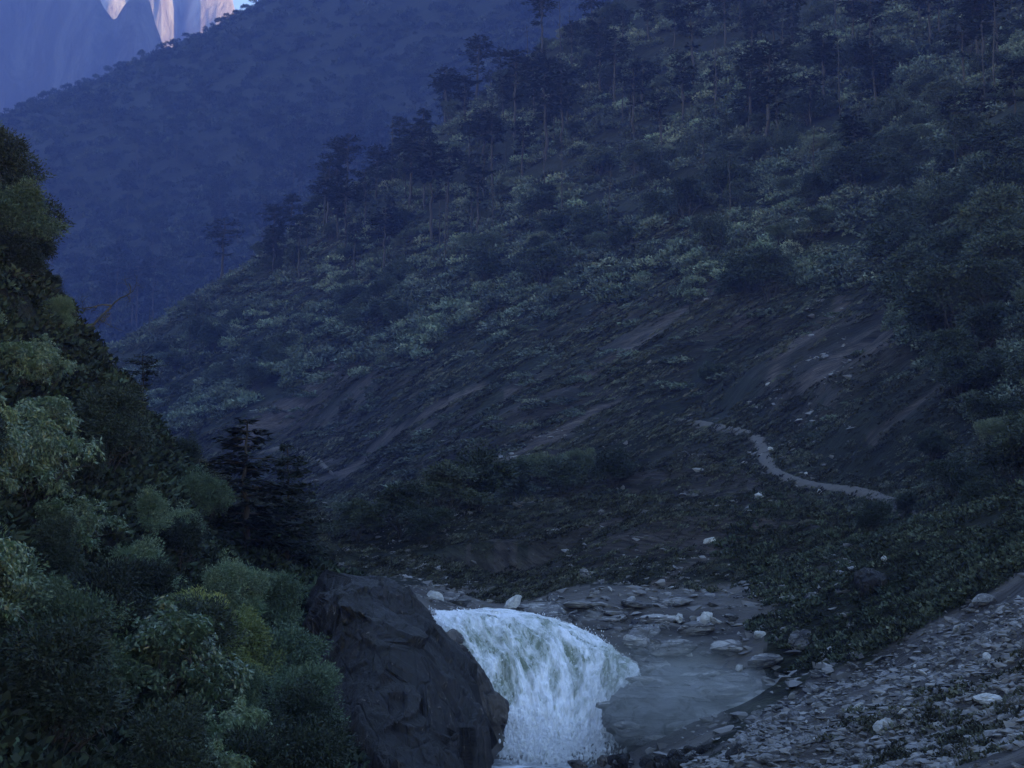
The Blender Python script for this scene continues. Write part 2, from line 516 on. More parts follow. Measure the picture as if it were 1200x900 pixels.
# cover of the ground (what grows or lies there), as numbers stored on the mesh
PXG = UU * F + 600; PYG = rowof(EE)
wob = 30 * fbm(np.stack([XX / (YY * .03), YY / (YY * .03) + VV * 40, 0 * XX], -1), 3, 5)
SCREE = [(735, 960), (735, 898), (835, 880), (880, 838), (950, 790), (1010, 772), (1080, 730), (1200, 668), (1320, 600), (1320, 940)]
scree = inpoly(PXG + wob * .3, PYG + wob * .3, SCREE) & (YY < 80)
bare = np.zeros_like(XX)
for poly in ([(230, 530), (300, 480), (420, 405), (470, 430), (560, 480), (700, 350), (830, 300), (900, 360), (780, 480), (640, 540), (500, 600), (400, 600), (340, 560)],
             [(880, 420), (960, 350), (1080, 320), (1100, 400), (1000, 470), (900, 500)],
             [(480, 690), (640, 600), (800, 510), (900, 520), (1000, 600), (900, 680), (760, 700)]):
    bare = np.maximum(bare, inpoly(PXG + wob, PYG + wob, poly).astype(float))
bare *= (YY < 620) & (YY > 85)
bare *= np.clip(.75 + .9 * fbm(np.stack([XX / 14, YY / 40, 0 * XX], -1), 4, 15), .1, 1)
bank = ((YY > 50) & (YY < 98) & (PXG + wob > 380) & (PXG + wob - (760 - PYG) * .5 < 890) & (PYG > 686)).astype(float)
GUL = [([(992, 352), (965, 378), (935, 405), (905, 445)], 9), ([(1060, 380), (1020, 405), (985, 425), (945, 452)], 10), ([(430, 408), (380, 445), (330, 480), (285, 512)], 12), ([(720, 470), (660, 505), (600, 535), (540, 560)], 7),
       ([(850, 330), (790, 372), (730, 410), (680, 450)], 6), ([(560, 450), (510, 480), (450, 515), (400, 560)], 6), ([(1000, 640), (930, 690), (880, 730)], 6), ([(900, 610), (830, 650), (760, 690)], 5), ([(1120, 440), (1070, 480), (1020, 515)], 6)]
def gully_dist(px, py):
    d = np.full(np.shape(px), 99.0)
    for pts, w_ in GUL:
        for (x1, y1), (x2, y2) in zip(pts[:-1], pts[1:]):
            t = np.clip(((px - x1) * (x2 - x1) + (py - y1) * (y2 - y1)) / ((x2 - x1) ** 2 + (y2 - y1) ** 2), 0, 1)
            d = np.minimum(d, np.hypot(px - x1 - t * (x2 - x1), py - y1 - t * (y2 - y1)) / w_ * 8)
    return d
def gully_far(px, py, d): return gully_dist(px, py) > d
gully = np.clip(1.25 - gully_dist(PXG + wob * .35, PYG + wob * .25) / 9, 0, 1) * (YY < 520) * (YY > 60)
green = np.clip(0.5 + fbm(np.stack([XX / (YY * .06), VV * 17, 0 * XX + 9], -1), 3, 8), 0, 1)

m, n, l, out = nt('ground_soil')
p = n.new('ShaderNodeBsdfPrincipled')
a_s = attr_(n, 'scree').outputs['Fac']; a_b = attr_(n, 'bare').outputs['Fac']; a_k = attr_(n, 'bank').outputs['Fac']; a_g = attr_(n, 'green').outputs['Fac']
ua = attr_(n, 'slopeuv').outputs['Vector']
n1 = noise_(n, l, 1.0, 9, ua, 0.8, 0.68)
n2 = noise_(n, l, 6.0, 7, ua, 0.3, 0.65)
veg = mixc(n, l, ramp(n, l, n1, 0.3, 0.7), (.008, .010, .007), (.055, .060, .040))
veg = mixc(n, l, math_(n, l, 'MULTIPLY', a_g, 0.4), veg, (.03, .038, .022))
soil = mixc(n, l, ramp(n, l, n1, 0.35, 0.68), (.016, .013, .012), (.125, .10, .088))
c = mixc(n, l, math_(n, l, 'MULTIPLY', a_b, ramp(n, l, n1, 0.3, 0.55)), veg, soil)
c = mixc(n, l, math_(n, l, 'MULTIPLY', a_b, ramp(n, l, n2, 0.64, 0.72)), c, (.30, .27, .24))
a_u = attr_(n, 'gully').outputs['Fac']
c = mixc(n, l, math_(n, l, 'MULTIPLY', a_u, ramp(n, l, n1, .3, .5)), c, mixc(n, l, ramp(n, l, n2, .4, .7), (.085, .062, .052), (.21, .165, .14)))
n3 = noise_(n, l, 28.0, 5, ua, 0.0, 0.7)
c = mixc(n, l, ramp(n, l, n3, .36, .6), mixc(n, l, .72, c, (.006, .006, .006)), c)
c = mixc(n, l, ramp(n, l, n3, .66, .74), c, (.16, .15, .14))
c = mixc(n, l, a_k, c, mixc(n, l, ramp(n, l, n1, 0.35, 0.65), (.05, .046, .044), (.20, .18, .165)))
c = mixc(n, l, a_s, c, mixc(n, l, ramp(n, l, n2, 0.35, 0.65), (.035, .031, .03), (.16, .145, .14)))
l.new(c, p.inputs['Base Color']); p.inputs['Roughness'].default_value = 0.92
p.inputs['Specular IOR Level'].default_value = 0.2
bmp = n.new('ShaderNodeBump'); bmp.inputs['Strength'].default_value = 1.0; bmp.inputs['Distance'].default_value = 1.2
l.new(math_(n, l, 'ADD', math_(n, l, 'ADD', n1, math_(n, l, 'MULTIPLY', n2, 0.5)), math_(n, l, 'MULTIPLY', n3, .25)), bmp.inputs['Height']); l.new(bmp.outputs[0], p.inputs['Normal'])
l.new(p.outputs[0], out.inputs['Surface'])
M['ground'] = m

# texture space stretched along the fall line, so that streaks run down the slope
suv = np.stack([XX * 0.035, (YY + .25 * XX) * 0.22, ZZ * 0.03], -1).reshape(-1, 3)
gv = np.stack([XX, YY, ZZ], -1).reshape(-1, 3)
GROUND_MIN = float(ZZ.min())
gme = make_mesh('ground', gv, grid_faces(NV, NU), M['ground'], True,
                {'scree': scree.ravel().astype(float), 'bare': bare.ravel(), 'bank': bank.ravel(), 'green': green.ravel(), 'gully': gully.ravel(), 'slopeuv': suv})
link('ground', gme, kind='structure')

# ------------------------------------------------------------------ far mountains
def relief_sheet(name, cols, depths, rows, nu, nv, amp, mat, seed):
    """mountain sheet from crest heights: rows[d][c] = photo row of the ground at that depth"""
    cu = (np.array(cols, float) - 600) / F
    dv_ = np.array(depths, float)
    R = np.array(rows, float)
    uq = np.linspace(cu[0], cu[-1], nu); dq = np.linspace(dv_[0], dv_[-1], nv)
    tmp = np.stack([np.interp(uq, cu, r) for r in R])
    full = np.stack([np.interp(dq, dv_, tmp[:, i]) for i in range(nu)], 1)
    U, Dd = np.meshgrid(uq, dq)
    X = U * Dd; Y = Dd.copy()
    Z = (HZ - full) / F * Dd
    q = np.stack([X / 160, Y / 160, Z / 400], -1)
    r = fbm(q, 6, seed, 2.1, 0.55)
    rr = 1 - np.abs(fbm(np.stack([X / 110, Y / 300, Z / 900], -1), 4, seed + 5)) * 2
    Z = Z + amp * r
    Y = Y - amp * 1.6 * rr
    me = make_mesh(name, np.stack([X, Y, Z], -1).reshape(-1, 3), grid_faces(nv, nu), mat, True)
    return link(name, me, kind='structure')

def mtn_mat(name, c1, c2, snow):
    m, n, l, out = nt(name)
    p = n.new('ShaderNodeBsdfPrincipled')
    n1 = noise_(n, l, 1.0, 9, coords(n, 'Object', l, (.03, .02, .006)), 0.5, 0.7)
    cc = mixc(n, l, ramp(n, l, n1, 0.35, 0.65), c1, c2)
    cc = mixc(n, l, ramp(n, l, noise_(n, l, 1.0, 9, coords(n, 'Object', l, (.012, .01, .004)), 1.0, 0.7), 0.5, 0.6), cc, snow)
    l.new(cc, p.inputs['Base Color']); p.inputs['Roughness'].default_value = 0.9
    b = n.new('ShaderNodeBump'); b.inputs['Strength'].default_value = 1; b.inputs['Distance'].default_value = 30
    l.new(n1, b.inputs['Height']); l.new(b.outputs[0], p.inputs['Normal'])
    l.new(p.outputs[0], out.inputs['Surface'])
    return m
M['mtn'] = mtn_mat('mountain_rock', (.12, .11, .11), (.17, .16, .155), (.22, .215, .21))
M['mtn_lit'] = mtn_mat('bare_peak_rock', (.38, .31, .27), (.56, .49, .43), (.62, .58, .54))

relief_sheet('mountain', [-600, -200, 0, 60, 100, 109, 121, 131, 150, 163, 170, 180, 200, 260, 400, 700],
             [2150, 2350, 2480, 2560, 2760],
             [[650] * 16,
              [420, 330, 300, 290, 270, 270, 265, 260, 240, 235, 230, 230, 240, 260, 330, 420],
              [40, -60, -45, -40, -22, -2, 12, -6, -30, -12, 14, 40, 80, 160, 260, 400],
              [60, -40, -20, -15, 2, 12, 30, 12, -8, 6, 30, 60, 100, 180, 280, 420],
              [400, 330, 300, 300, 300, 300, 300, 300, 300, 300, 300, 330, 340, 360, 400, 480]],
             420, 220, 7, M['mtn'], 31)
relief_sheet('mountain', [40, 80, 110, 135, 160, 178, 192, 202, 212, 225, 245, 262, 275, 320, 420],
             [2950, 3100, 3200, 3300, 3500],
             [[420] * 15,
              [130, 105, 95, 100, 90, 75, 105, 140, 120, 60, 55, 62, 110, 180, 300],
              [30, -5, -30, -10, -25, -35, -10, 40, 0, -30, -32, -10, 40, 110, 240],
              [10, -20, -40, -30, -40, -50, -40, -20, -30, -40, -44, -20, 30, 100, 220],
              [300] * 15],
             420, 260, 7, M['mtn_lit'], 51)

# unseen ridge off to the right, added and shaped to shade the gorge
nx, ny = 160, 220
xs = np.linspace(720, 3000, nx); ys = np.linspace(-1500, 2500, ny)
X, Y = np.meshgrid(xs, ys)
prof = np.interp(X, [720, 2050, 3000], [60, 1300, 900])
tap = np.clip((2330 - Y) / 260, 0, 1)
fb = fbm(np.stack([X / 500, Y / 500, 0 * X], -1), 6, 77)
Z = -40 + (prof + 40) * tap ** 0.7 + 60 * fb * np.clip((X - 720) / 500, 0, 1) * tap
Z = np.minimum(Z, 1385)
link('mountain', make_mesh('sun_blocking_ridge', np.stack([X, Y, Z], -1).reshape(-1, 3), grid_faces(ny, nx), M['mtn'], True), kind='structure')

# ------------------------------------------------------------------ air
HAZE_D = 0.00036
def box_mesh(name, lo, hi, mat):
    v = [(x, y, z) for z in (lo[2], hi[2]) for y in (lo[1], hi[1]) for x in (lo[0], hi[0])]
    f = [(0, 2, 3, 1), (4, 5, 7, 6), (0, 1, 5, 4), (2, 6, 7, 3), (0, 4, 6, 2), (1, 3, 7, 5)]
    return make_mesh(name, np.array(v), np.array(f), mat)
m, n, l, out = nt('valley_air')
pv = n.new('ShaderNodeVolumePrincipled')
pv.inputs['Color'].default_value = (.15, .27, .84, 1)
pv.inputs['Density'].default_value = HAZE_D
pv.inputs['Anisotropy'].default_value = 0.0
l.new(pv.outputs[0], out.inputs['Volume'])
hz = link('haze', box_mesh('haze', (-2600, -1600, min(GROUND_MIN, -40) - 3), (3100, 4200, 1430), m), kind='stuff')

# ------------------------------------------------------------------ templates: foliage
R = np.random.default_rng(7)

def leaves(P, Dn, L, Wd, rng, roll=None):
    """diamond leaves: P base, Dn direction, L length, Wd width"""
    k = len(P)
    up = rng.normal(size=(k, 3)) if roll is None else roll + 0.35 * rng.normal(size=(k, 3))
    s = np.cross(Dn, up); s /= (np.linalg.norm(s, axis=1, keepdims=True) + 1e-9)
    L = np.broadcast_to(L, (k,))[:, None]; Wd = np.broadcast_to(Wd, (k,))[:, None]
    a = P; b = P + Dn * L * .45 + s * Wd * .5; c_ = P + Dn * L; d = P + Dn * L * .45 - s * Wd * .5
    V = np.stack([a, b, c_, d], 1).reshape(-1, 3)
    Fc = np.arange(k * 4).reshape(-1, 4)
    return V, Fc


def tube(pts, rad, sides=6):
    pts = np.array(pts, float); k = len(pts)
    V = []; 
    for i in range(k):
        t = pts[min(i + 1, k - 1)] - pts[max(i - 1, 0)]; t = t / (np.linalg.norm(t) + 1e-9)
        a = np.cross(t, [0.31, 0.95, 0.1]); a /= np.linalg.norm(a); b = np.cross(t, a)
        for j in range(sides):
            th = 2 * math.pi * j / sides
            V.append(pts[i] + rad[i] * (math.cos(th) * a + math.sin(th) * b))
    V = np.array(V)
    Fc = []
    for i in range(k - 1):
        for j in range(sides):
            j2 = (j + 1) % sides
            Fc.append((i * sides + j, i * sides + j2, (i + 1) * sides + j2, (i + 1) * sides + j))
    return V, np.array(Fc)

def merge(parts):
    V = []; Fq = {}; o = 0
    for v, f in parts:
        V.append(v); Fq.setdefault(f.shape[1], []).append(f + o); o += len(v)
    return np.concatenate(V), [np.concatenate(f) for f in Fq.values()]

def wander(p0, d, L, nseg, rng, wig=0.25, up=0.0):
    pts = [np.array(p0, float)]; d = np.array(d, float)
    for _ in range(nseg):
        d = d + wig * rng.normal(size=3) + np.array([0, 0, up]); d /= np.linalg.norm(d)
        pts.append(pts[-1] + d * L / nseg)
    return pts

def bush_template(seed, height, width, n_sprays, per, ll, lw, style):
    """round leafy crown on several crooked stems. returns (stem mesh arrays, leaf arrays)"""
    rng = np.random.default_rng(seed)
    lobes = []
    nl = rng.integers(6, 10)
    for i in range(nl):
        a = rng.uniform(0, 2 * math.pi); r = width * .5 * rng.uniform(0.1, .68)
        lobes.append((np.array([r * math.cos(a), r * math.sin(a), height * rng.uniform(.30, .80)]),
                      width * rng.uniform(.13, .33), height * rng.uniform(.11, .28)))
    lobes.append((np.array([0, 0, height * .66]), width * .30, height * .30))
    parts = []
    for c0, rw, rh in lobes[:8]:
        pts = wander((c0[0] * .15, c0[1] * .15, -height * .06), (c0[0], c0[1], c0[2] * 1.2), np.linalg.norm(c0) * 1.02, 7, rng, .12)
        pts[-1] = c0
        parts.append(tube(pts, np.linspace(.045, .012, 8) * height * .35, 5))
        for _ in range(5):
            q = pts[rng.integers(4, 7)]
            d = rng.normal(size=3); d[2] = abs(d[2]) * .5
            pp = wander(q, d, rw * 1.0, 4, rng, .3)
            parts.append(tube(pp, np.linspace(.010, .003, 5) * height * .5, 4))
    LV = []; 
    per_l = n_sprays // len(lobes)
    PP = []; DD = []; OUT = []
    for c0, rw, rh in lobes:
        d = unit(rng.normal(size=(per_l, 3)))
        d[:, 2] = np.where(d[:, 2] < -.45, -d[:, 2], d[:, 2])
        bump_ = 1 + .5 * noise3(d * 1.8 + seed * 3.1 + c0) + .35 * noise3(d * 4.5 + seed)
        rad = (rng.uniform(.45, 1.04, per_l) ** .6 + .3 * (rng.random(per_l) < .06)) * bump_
        pos = c0 + d * rad[:, None] * np.array([rw, rw, rh])
        tips = pos[:max(6, per_l // 19)]
        ti = (len(tips) * rng.random(per_l) ** 1.5).astype(int)
        pos = tips[ti] + rng.normal(size=(per_l, 3)) * width * np.array([.036, .036, .028]); d = unit(d[ti] + .4 * rng.normal(size=(per_l, 3)))
        PP.append(pos); OUT.append(d)
    PP = np.concatenate(PP); OUT = np.concatenate(OUT)
    P = np.repeat(PP, per, 0); O = np.repeat(OUT, per, 0)
    k = len(P)
    r3 = unit(rng.normal(size=(k, 3)))
    if style == 'whorl':        # rosettes of long hanging leaves
        side = unit(np.cross(O, r3))
        D = unit(side * 1.0 + O * .35 + np.array([0, 0, -.75]) + .2 * r3)
        P = P + .02 * r3
        V, Fc = leaves(P, D, ll * rng.uniform(.7, 1.2, k), lw * rng.uniform(.8, 1.2, k), rng, roll=side * 0 + np.cross(D, O))
    elif style == 'up':         # fine upright twiggy foliage
        D = unit(O * .7 + np.array([0, 0, .7]) + .7 * r3)
        P = P + r3 * ll * 1.3
        V, Fc = leaves(P, D, ll * rng.uniform(.6, 1.3, k), lw, rng)
    else:
        D = unit(O * .6 + r3 * .9)
        P = P + r3 * ll * 1.4
        V, Fc = leaves(P, D, ll * rng.uniform(.6, 1.3, k), lw * rng.uniform(.7, 1.3, k), rng)
    return merge(parts), (V, Fc)

def conifer_template(seed, height, style, sprays=1.0, ll=.55):
    """style: 'umbrella' layered flat top on a bare bole, 'fir' full cone, 'spire' narrow"""
    rng = np.random.default_rng(seed)
    lean = rng.normal(size=2) * height * .02
    nseg = 12
    zs = np.linspace(-height * .05, height, nseg)
    pts = np.stack([lean[0] * (zs / height) ** 1.5 + .006 * height * rng.normal(size=nseg), lean[1] * (zs / height) ** 1.5 + .006 * height * rng.normal(size=nseg), zs], -1)
    r0 = height * .020
    parts = [tube(pts, np.linspace(r0, r0 * .18, nseg), 7)]
    LV = []; LF = []; off = 0
    if style == 'umbrella':
        levels = np.concatenate([np.linspace(.64, .97, 7) + .02 * rng.normal(size=7), [.5]])
        lenf = lambda h: height * ((.22 * math.sqrt(max(0.03, 1 - ((h - .82) / .21) ** 2))) if h > .6 else .10) * rng.uniform(.6, 1.25)
        nb = 6
    elif style == 'fir':
        levels = np.linspace(.12, .98, 15) + .012 * rng.normal(size=15)
        lenf = lambda h: height * .36 * (1 - h) ** .7 * rng.uniform(.5, 1.3) + .025 * height
        nb = 6
    else:
        levels = np.linspace(.1, .98, 20) + .01 * rng.normal(size=20)
        lenf = lambda h: height * .2 * (1 - h) ** .8 * rng.uniform(.6, 1.2) + .015 * height
        nb = 6
    for h in levels:
        for b in range(nb):
            if rng.random() < .12: continue
            az = rng.uniform(0, 2 * math.pi)
            L = lenf(h)
            k0 = np.interp(h * height, zs, np.arange(nseg)); i0 = int(min(k0, nseg - 2)); tt = k0 - i0
            p0 = pts[i0] * (1 - tt) + pts[i0 + 1] * tt
            rise = {'umbrella': .25, 'fir': .02, 'spire': .0}[style]
            d = np.array([math.cos(az), math.sin(az), rise])
            droop = -.05 if style == 'umbrella' else -.07
            bp = wander(p0, d, L, 5, rng, .08, droop + (.05 if style == 'fir' else 0))
            parts.append(tube(bp, np.linspace(r0 * .28, r0 * .06, 6), 4))
            bp = np.array(bp)
            ns = int(26 * sprays * (L / (height * .2)) + 6)
            t = rng.uniform(.25, 1.03, ns) * 5
            i = np.minimum(t.astype(int), 4); fr = (t - i)[:, None]
            q = bp[i] * (1 - fr) + bp[i + 1] * fr
            dirn = unit(bp[-1] - bp[0]); side = np.array([-dirn[1], dirn[0], 0])
            sg = rng.choice([-1, 1], ns)[:, None]
            D = unit(dirn * .8 + side * sg * rng.uniform(.2, 1.1, ns)[:, None] + np.array([0, 0, -.12]) + .22 * rng.normal(size=(ns, 3)))
            q = q + side * sg * rng.uniform(0, .12, ns)[:, None] * L + np.array([0, 0, 1.0]) * rng.normal(size=ns)[:, None] * .012 * height
            V, Fc = leaves(q, D, ll * height / 20 * rng.uniform(.7, 1.5, ns) * 1.6, ll * height / 20 * .75, rng, roll=np.tile([0, 0, 1.0], (ns, 1)))
            LV.append(V); LF.append(Fc + off); off += len(V)
    return merge(parts), (np.concatenate(LV), np.concatenate(LF))

def snag_template(seed, height, branches=10):
    rng = np.random.default_rng(seed)
    zs = np.linspace(-height * .05, height, 12)
    pts = np.stack([np.cumsum(rng.normal(size=12)) * height * .006, np.cumsum(rng.normal(size=12)) * height * .006, zs], -1)
    parts = [tube(pts, np.linspace(height * .016, height * .005, 12), 6)]
    for _ in range(branches):
        i = rng.integers(4, 12); az = rng.uniform(0, 6.28)
        bp = wander(pts[i], (math.cos(az), math.sin(az), rng.uniform(-.2, .6)), height * rng.uniform(.05, .16), 5, rng, .35)
        parts.append(tube(bp, np.linspace(height * .006, height * .0015, 6), 4))
    return merge(parts)

def branchy_template(seed, height):
    """bare crooked many-twigged tree"""
    rng = np.random.default_rng(seed)
    parts = []
    def grow(p, d, L, r, lev):
        bp = wander(p, d, L, 6, rng, .22, .03)
        parts.append(tube(bp, np.linspace(r, r * .45, 7), 5 if lev < 2 else 3))
        if lev < 3:
            for _ in range(4 if lev < 2 else 5):
                i = rng.integers(2, 7)
                grow(bp[i], unit(np.array(bp[i] - bp[i - 1]) + .9 * rng.normal(size=3) * np.array([1, 1, .6]) * .12 * 6), L * rng.uniform(.4, .65), r * .45, lev + 1)
    grow((0, 0, -.2), (0, 0, 1), height * .55, height * .018, 0)
    return merge(parts)

TPL = {}
def add_tpl(key, stem, leaf, mat, stem_mat='bark', leafname='foliage', stemname='stem'):
    a = make_mesh(key + '_stem', stem[0], stem[1], M[stem_mat], True) if stem else None
    b = make_mesh(key + '_leaf', leaf[0], leaf[1], M[mat]) if leaf else None
    TPL[key] = (a, b, stemname, leafname)

for i in range(3):
    s, f = bush_template(100 + i, 3.0, 3.6, 2600, 7, .165, .046, 'whorl'); add_tpl('rhodo%d' % i, s, f, 'rhodo')
    s, f = bush_template(120 + i, 3.0, 3.2, 3600, 7, .115, .040, 'mix'); add_tpl('fine%d' % i, s, f, 'fine')
    s, f = bush_template(160 + i, 3.0, 3.0, 2600, 6, .12, .040, 'mix'); add_tpl('dark%d' % i, s, f, 'dark')
for i in range(2):
    s, f = bush_template(140 + i, 2.4, 2.8, 2200, 6, .12, .042, 'mix'); add_tpl('yellow%d' % i, s, f, 'yellow')
for i in range(4):   # hillside broadleaf crowns, seen from 150-400 m
    s, f = bush_template(180 + i, 8.0, 8.5, 1300, 7, .36, .19, 'mix'); add_tpl('round%d' % i, s, f, 'canopy')
for i in range(2):
    s, f = bush_template(190 + i, 5.0, 6.5, 1300, 7, .26, .11, 'up'); add_tpl('pale%d' % i, s, f, 'pale')
for i in range(5):
    s, f = conifer_template(200 + i, 20, 'umbrella', .9); add_tpl('umbrella%d' % i, s, f, 'needle', leafname='crown', stemname='trunk')
for i in range(3):
    s, f = conifer_template(220 + i, 8, 'fir', 3.0, .42); add_tpl('fir%d' % i, s, f, 'needle', leafname='crown', stemname='trunk')
for i in range(2):
    s, f = conifer_template(230 + i, 18, 'fir', 1.0); add_tpl('farfir%d' % i, s, f, 'needle', leafname='crown', stemname='trunk')
for i in range(3):
    add_tpl('snag%d' % i, snag_template(240 + i, 14), None, None, 'bark', stemname='trunk')
add_tpl('bare0', branchy_template(251, 6), None, None, 'deadwood', stemname='trunk')
add_tpl('bare1', branchy_template(252, 6), None, None, 'deadwood', stemname='trunk')

def plant(key, name, label, cat, group, loc, sc, rz):
    a, b, sn, ln = TPL[key]
    if b is None:
        o = link(name, a, label=label, category=cat)
        if group: o['group'] = group
        o.location = loc; o.scale = (sc, sc, sc) if np.isscalar(sc) else sc; o.rotation_euler = (0, 0, rz)
        return o
    t = thing(name, label, cat, group, loc, rz, sc)
    link(sn, a, t); link(ln, b, t)
    return t

exec_rng = np.random.default_rng(11)
def U(a, b): return float(exec_rng.uniform(a, b))

# ------------------------------------------------------------------ left bank: shrubs and trees one by one
# crown-top line of the left bank in the photo, used only to choose how tall each bush grew
def left_top(px):
    return float(np.interp(px, [-80, 0, 30, 60, 85, 105, 125, 150, 185, 215, 240, 255, 300, 350, 380, 405, 440],
                           [60, 150, 210, 272, 345, 400, 450, 540, 505, 505, 560, 645, 665, 670, 685, 715, 780]))
def left_kind(px, py):
    if px < 100 and py < 390: return 'dark' if exec_rng.random() < .45 else 'fine'
    if px < 150 and py < 720: return 'rhodo' if exec_rng.random() < .7 else 'dark'
    if 185 < px < 300 and 690 < py < 770: return 'yellow'
    if 130 < px < 250 and 780 < py < 850: return 'yellow' if exec_rng.random() < .5 else 'rhodo'
    r = exec_rng.random()
    if py > 840: return 'dark' if r < .6 else 'rhodo'
    return 'fine' if r < .62 else ('dark' if r < .86 else 'rhodo')
KN = {'rhodo': ('rhododendron_bush', 'rhododendron bush', 'rhododendron bush'),
      'fine': ('leafy_shrub', 'fine leaved green shrub', 'shrub'),
      'dark': ('evergreen_shrub', 'dark evergreen shrub', 'shrub'),
      'yellow': ('leafy_shrub', 'yellow green leafed shrub', 'shrub')}
def left_place(px, py):
    a = 'topping the bank' if py < 330 else ('high on the bank' if py < 480 else ('halfway up bank' if py < 650 else ('low on the bank' if py < 800 else 'at bank foot')))
    b = 'at the left edge' if px < 60 else ('near the left edge' if px < 150 else ('mid bank' if px < 260 else ('towards the river' if px < 340 else 'beside the dark rock')))
    return a, b
cnt = 0
for gy in range(11):
    Y = 31 * (74 / 31) ** (gy / 10)
    step = 1.55
    width_px = step / Y * F
    px = -110 + (gy % 2) * width_px * .5
    while px < 430:
        x0 = px + U(-.3, .3) * width_px; Y0 = Y * U(.96, 1.04)
        px += width_px
        P = at(x0, Y0)
        row = rowof(P.z / Y0)
        if row > 1010 or row < 100: continue
        if x0 > 385 and Y0 < 62: continue
        top = left_top(x0)
        maxh = (row - top) / F * Y0
        if maxh < .5: continue
        kd = left_kind(x0, row - 60)
        h = min(maxh, U(1.7, 3.1) if kd != 'yellow' else U(1.4, 2.0))
        if Y0 > 60: h = min(maxh, U(2.6, 4.4))
        if Y0 > 64 and x0 < 110: h = maxh * U(.7, 1.0)
        if h < .6: continue
        if x0 < 125 and Y0 > 58: P = at(x0 - 22, Y0); h = min(h, (rowof(P.z / Y0) - left_top(x0)) / F * Y0)
        v = int(exec_rng.integers(0, 2 if kd == 'yellow' else 3))
        base_h = 2.4 if kd == 'yellow' else 3.0
        s = h / base_h * .98
        w = s * U(.8, 1.15) if h < 4 else s * .6
        nm, lb, cat = KN[kd]
        size = 'tall' if h > 3.2 else ('low' if h < 1.7 else 'mid-height')
        a, b = left_place(x0, row - 50)
        plant('%s%d' % (kd, v), nm, '%s %s %s, %s' % (size, lb, a, b), cat, 'shrubs crowding the left bank', P, (w, w, s), U(0, 6.28))
        cnt += 1
for px, top, Y, w_, lb in ((232, 690, 47, 1.0, 'bright yellow green shrub, topmost in the yellow patch'), (272, 712, 46, .8, 'bright yellow green shrub on the river side of the yellow patch'),
                       (205, 722, 45, .7, 'bright yellow green shrub on the left side of the yellow patch'), (165, 782, 41, .9, 'yellowish long leaved shrub low on the bank'), (222, 786, 41, .8, 'yellowish shrub low on the bank beside the dark sapling')):
    P = at(px, Y); h = min((rowof(P.z / Y) - top) / F * Y, 3.2); s = h / 2.4
    plant('yellow%d' % (px % 2), 'leafy_shrub', lb, 'shrub', 'yellow green shrubs', P, (s * w_, s * w_, s), U(0, 6))
print('left shrubs', cnt)

# conifers and crooked trees that stand clear of the bank
def tree_px(key, base_h, name, label, cat, group, px, top, Y, wide=1.0, rz=None):
    P = at(px, Y)
    h = (rowof(P.z / Y) - top) / F * Y
    s = h / base_h
    return plant(key, name, label, cat, group, P, (s * wide, s * wide, s), U(0, 6.28) if rz is None else rz)
tree_px('fir0', 8, 'fir_tree', 'dark fir tree standing above the shrubs left of the river, larger of the two', 'fir tree', None, 288, 494, 63, 1.6)
tree_px('fir1', 8, 'fir_tree', 'slim pointed dark fir just right of the larger fir', 'fir tree', None, 338, 522, 65, 1.0)
tree_px('fir2', 8, 'fir_tree', 'small dark fir behind the pale shrub on the left bank', 'fir tree', None, 246, 556, 71, 1.0)
tree_px('umbrella1', 20, 'pine_tree', 'small flat topped pine rising over the left bank shrubs', 'pine tree', None, 166, 418, 74, 1.3)
tree_px('bare0', 6, 'bare_tree', 'gnarled bare branched tree leaning out of the left bank', 'bare tree', None, 92, 262, 68, .8)
tree_px('bare1', 6, 'bare_tree', 'leafless dark sapling low on the left bank among yellow shrubs', 'bare tree', None, 243, 790, 45, .8)

# ------------------------------------------------------------------ hillside trees
def py_of(P): return rowof(P.z / P.y)
def zone_words(px, py, Y):
    if Y > 430: return 'on the hazy ridge'
    if py < 90: return 'near the top edge'
    if py < 190: return 'high on the slope'
    if py < 300: return 'halfway up the slope'
    if py < 420: return 'lower on the slope'
    return 'low on the slope'
def across(px):
    k = int(np.clip(px // 110, 0, 10))
    return ['at the left edge', 'beside the left bank', 'over the left pines', 'over the firs', 'over the dark rock', 'over the waterfall', 'over the ledge',
            'left of the path', 'over the path', 'over the scree', 'at the right edge'][k]

# tall flat topped pines (px of trunk, row of foot, row of top) read off the photograph
PINES = [(480, 250, 148), (497, 248, 160), (462, 215, 172), (604, 175, 55), (567, 235, 122), (550, 200, 135), (664, 165, 92), (640, 185, 120),
         (611, 215, 140), (505, 290, 170), (428, 270, 195), (545, 165, 85), (590, 150, 90), (626, 140, 62), (575, 120, 82), (690, 120, 65),
         (700, 90, 30), (742, 165, 75), (752, 140, 68), (775, 180, 108), (800, 130, 60), (838, 130, 75), (912, 190, 85), (949, 150, 85),
         (1003, 225, 130), (1090, 60, -30), (1078, 40, -40), (1100, 45, -30), (965, 110, 30), (880, 90, 10), (850, 60, -20), (820, 40, -30),
         (730, 60, 10), (760, 50, -5), (790, 60, 0), (1130, 110, 20), (1170, 90, 5), (1120, 200, 110), (1150, 180, 100), (1190, 160, 70),
         (440, 240, 170), (405, 300, 205), (380, 280, 205), (350, 330, 250), (243, 320, 276), (290, 300, 235), (320, 330, 262), (415, 330, 260),
         (450, 330, 240), (525, 250, 170), (650, 130, 70), (670, 80, 22), (630, 100, 55), (720, 130, 40), (1040, 130, 60), (1020, 70, 0),
         (1180, 250, 170), (1000, 60, -10), (930, 60, -15), (560, 275, 190), (360, 300, 240), (395, 250, 190)]
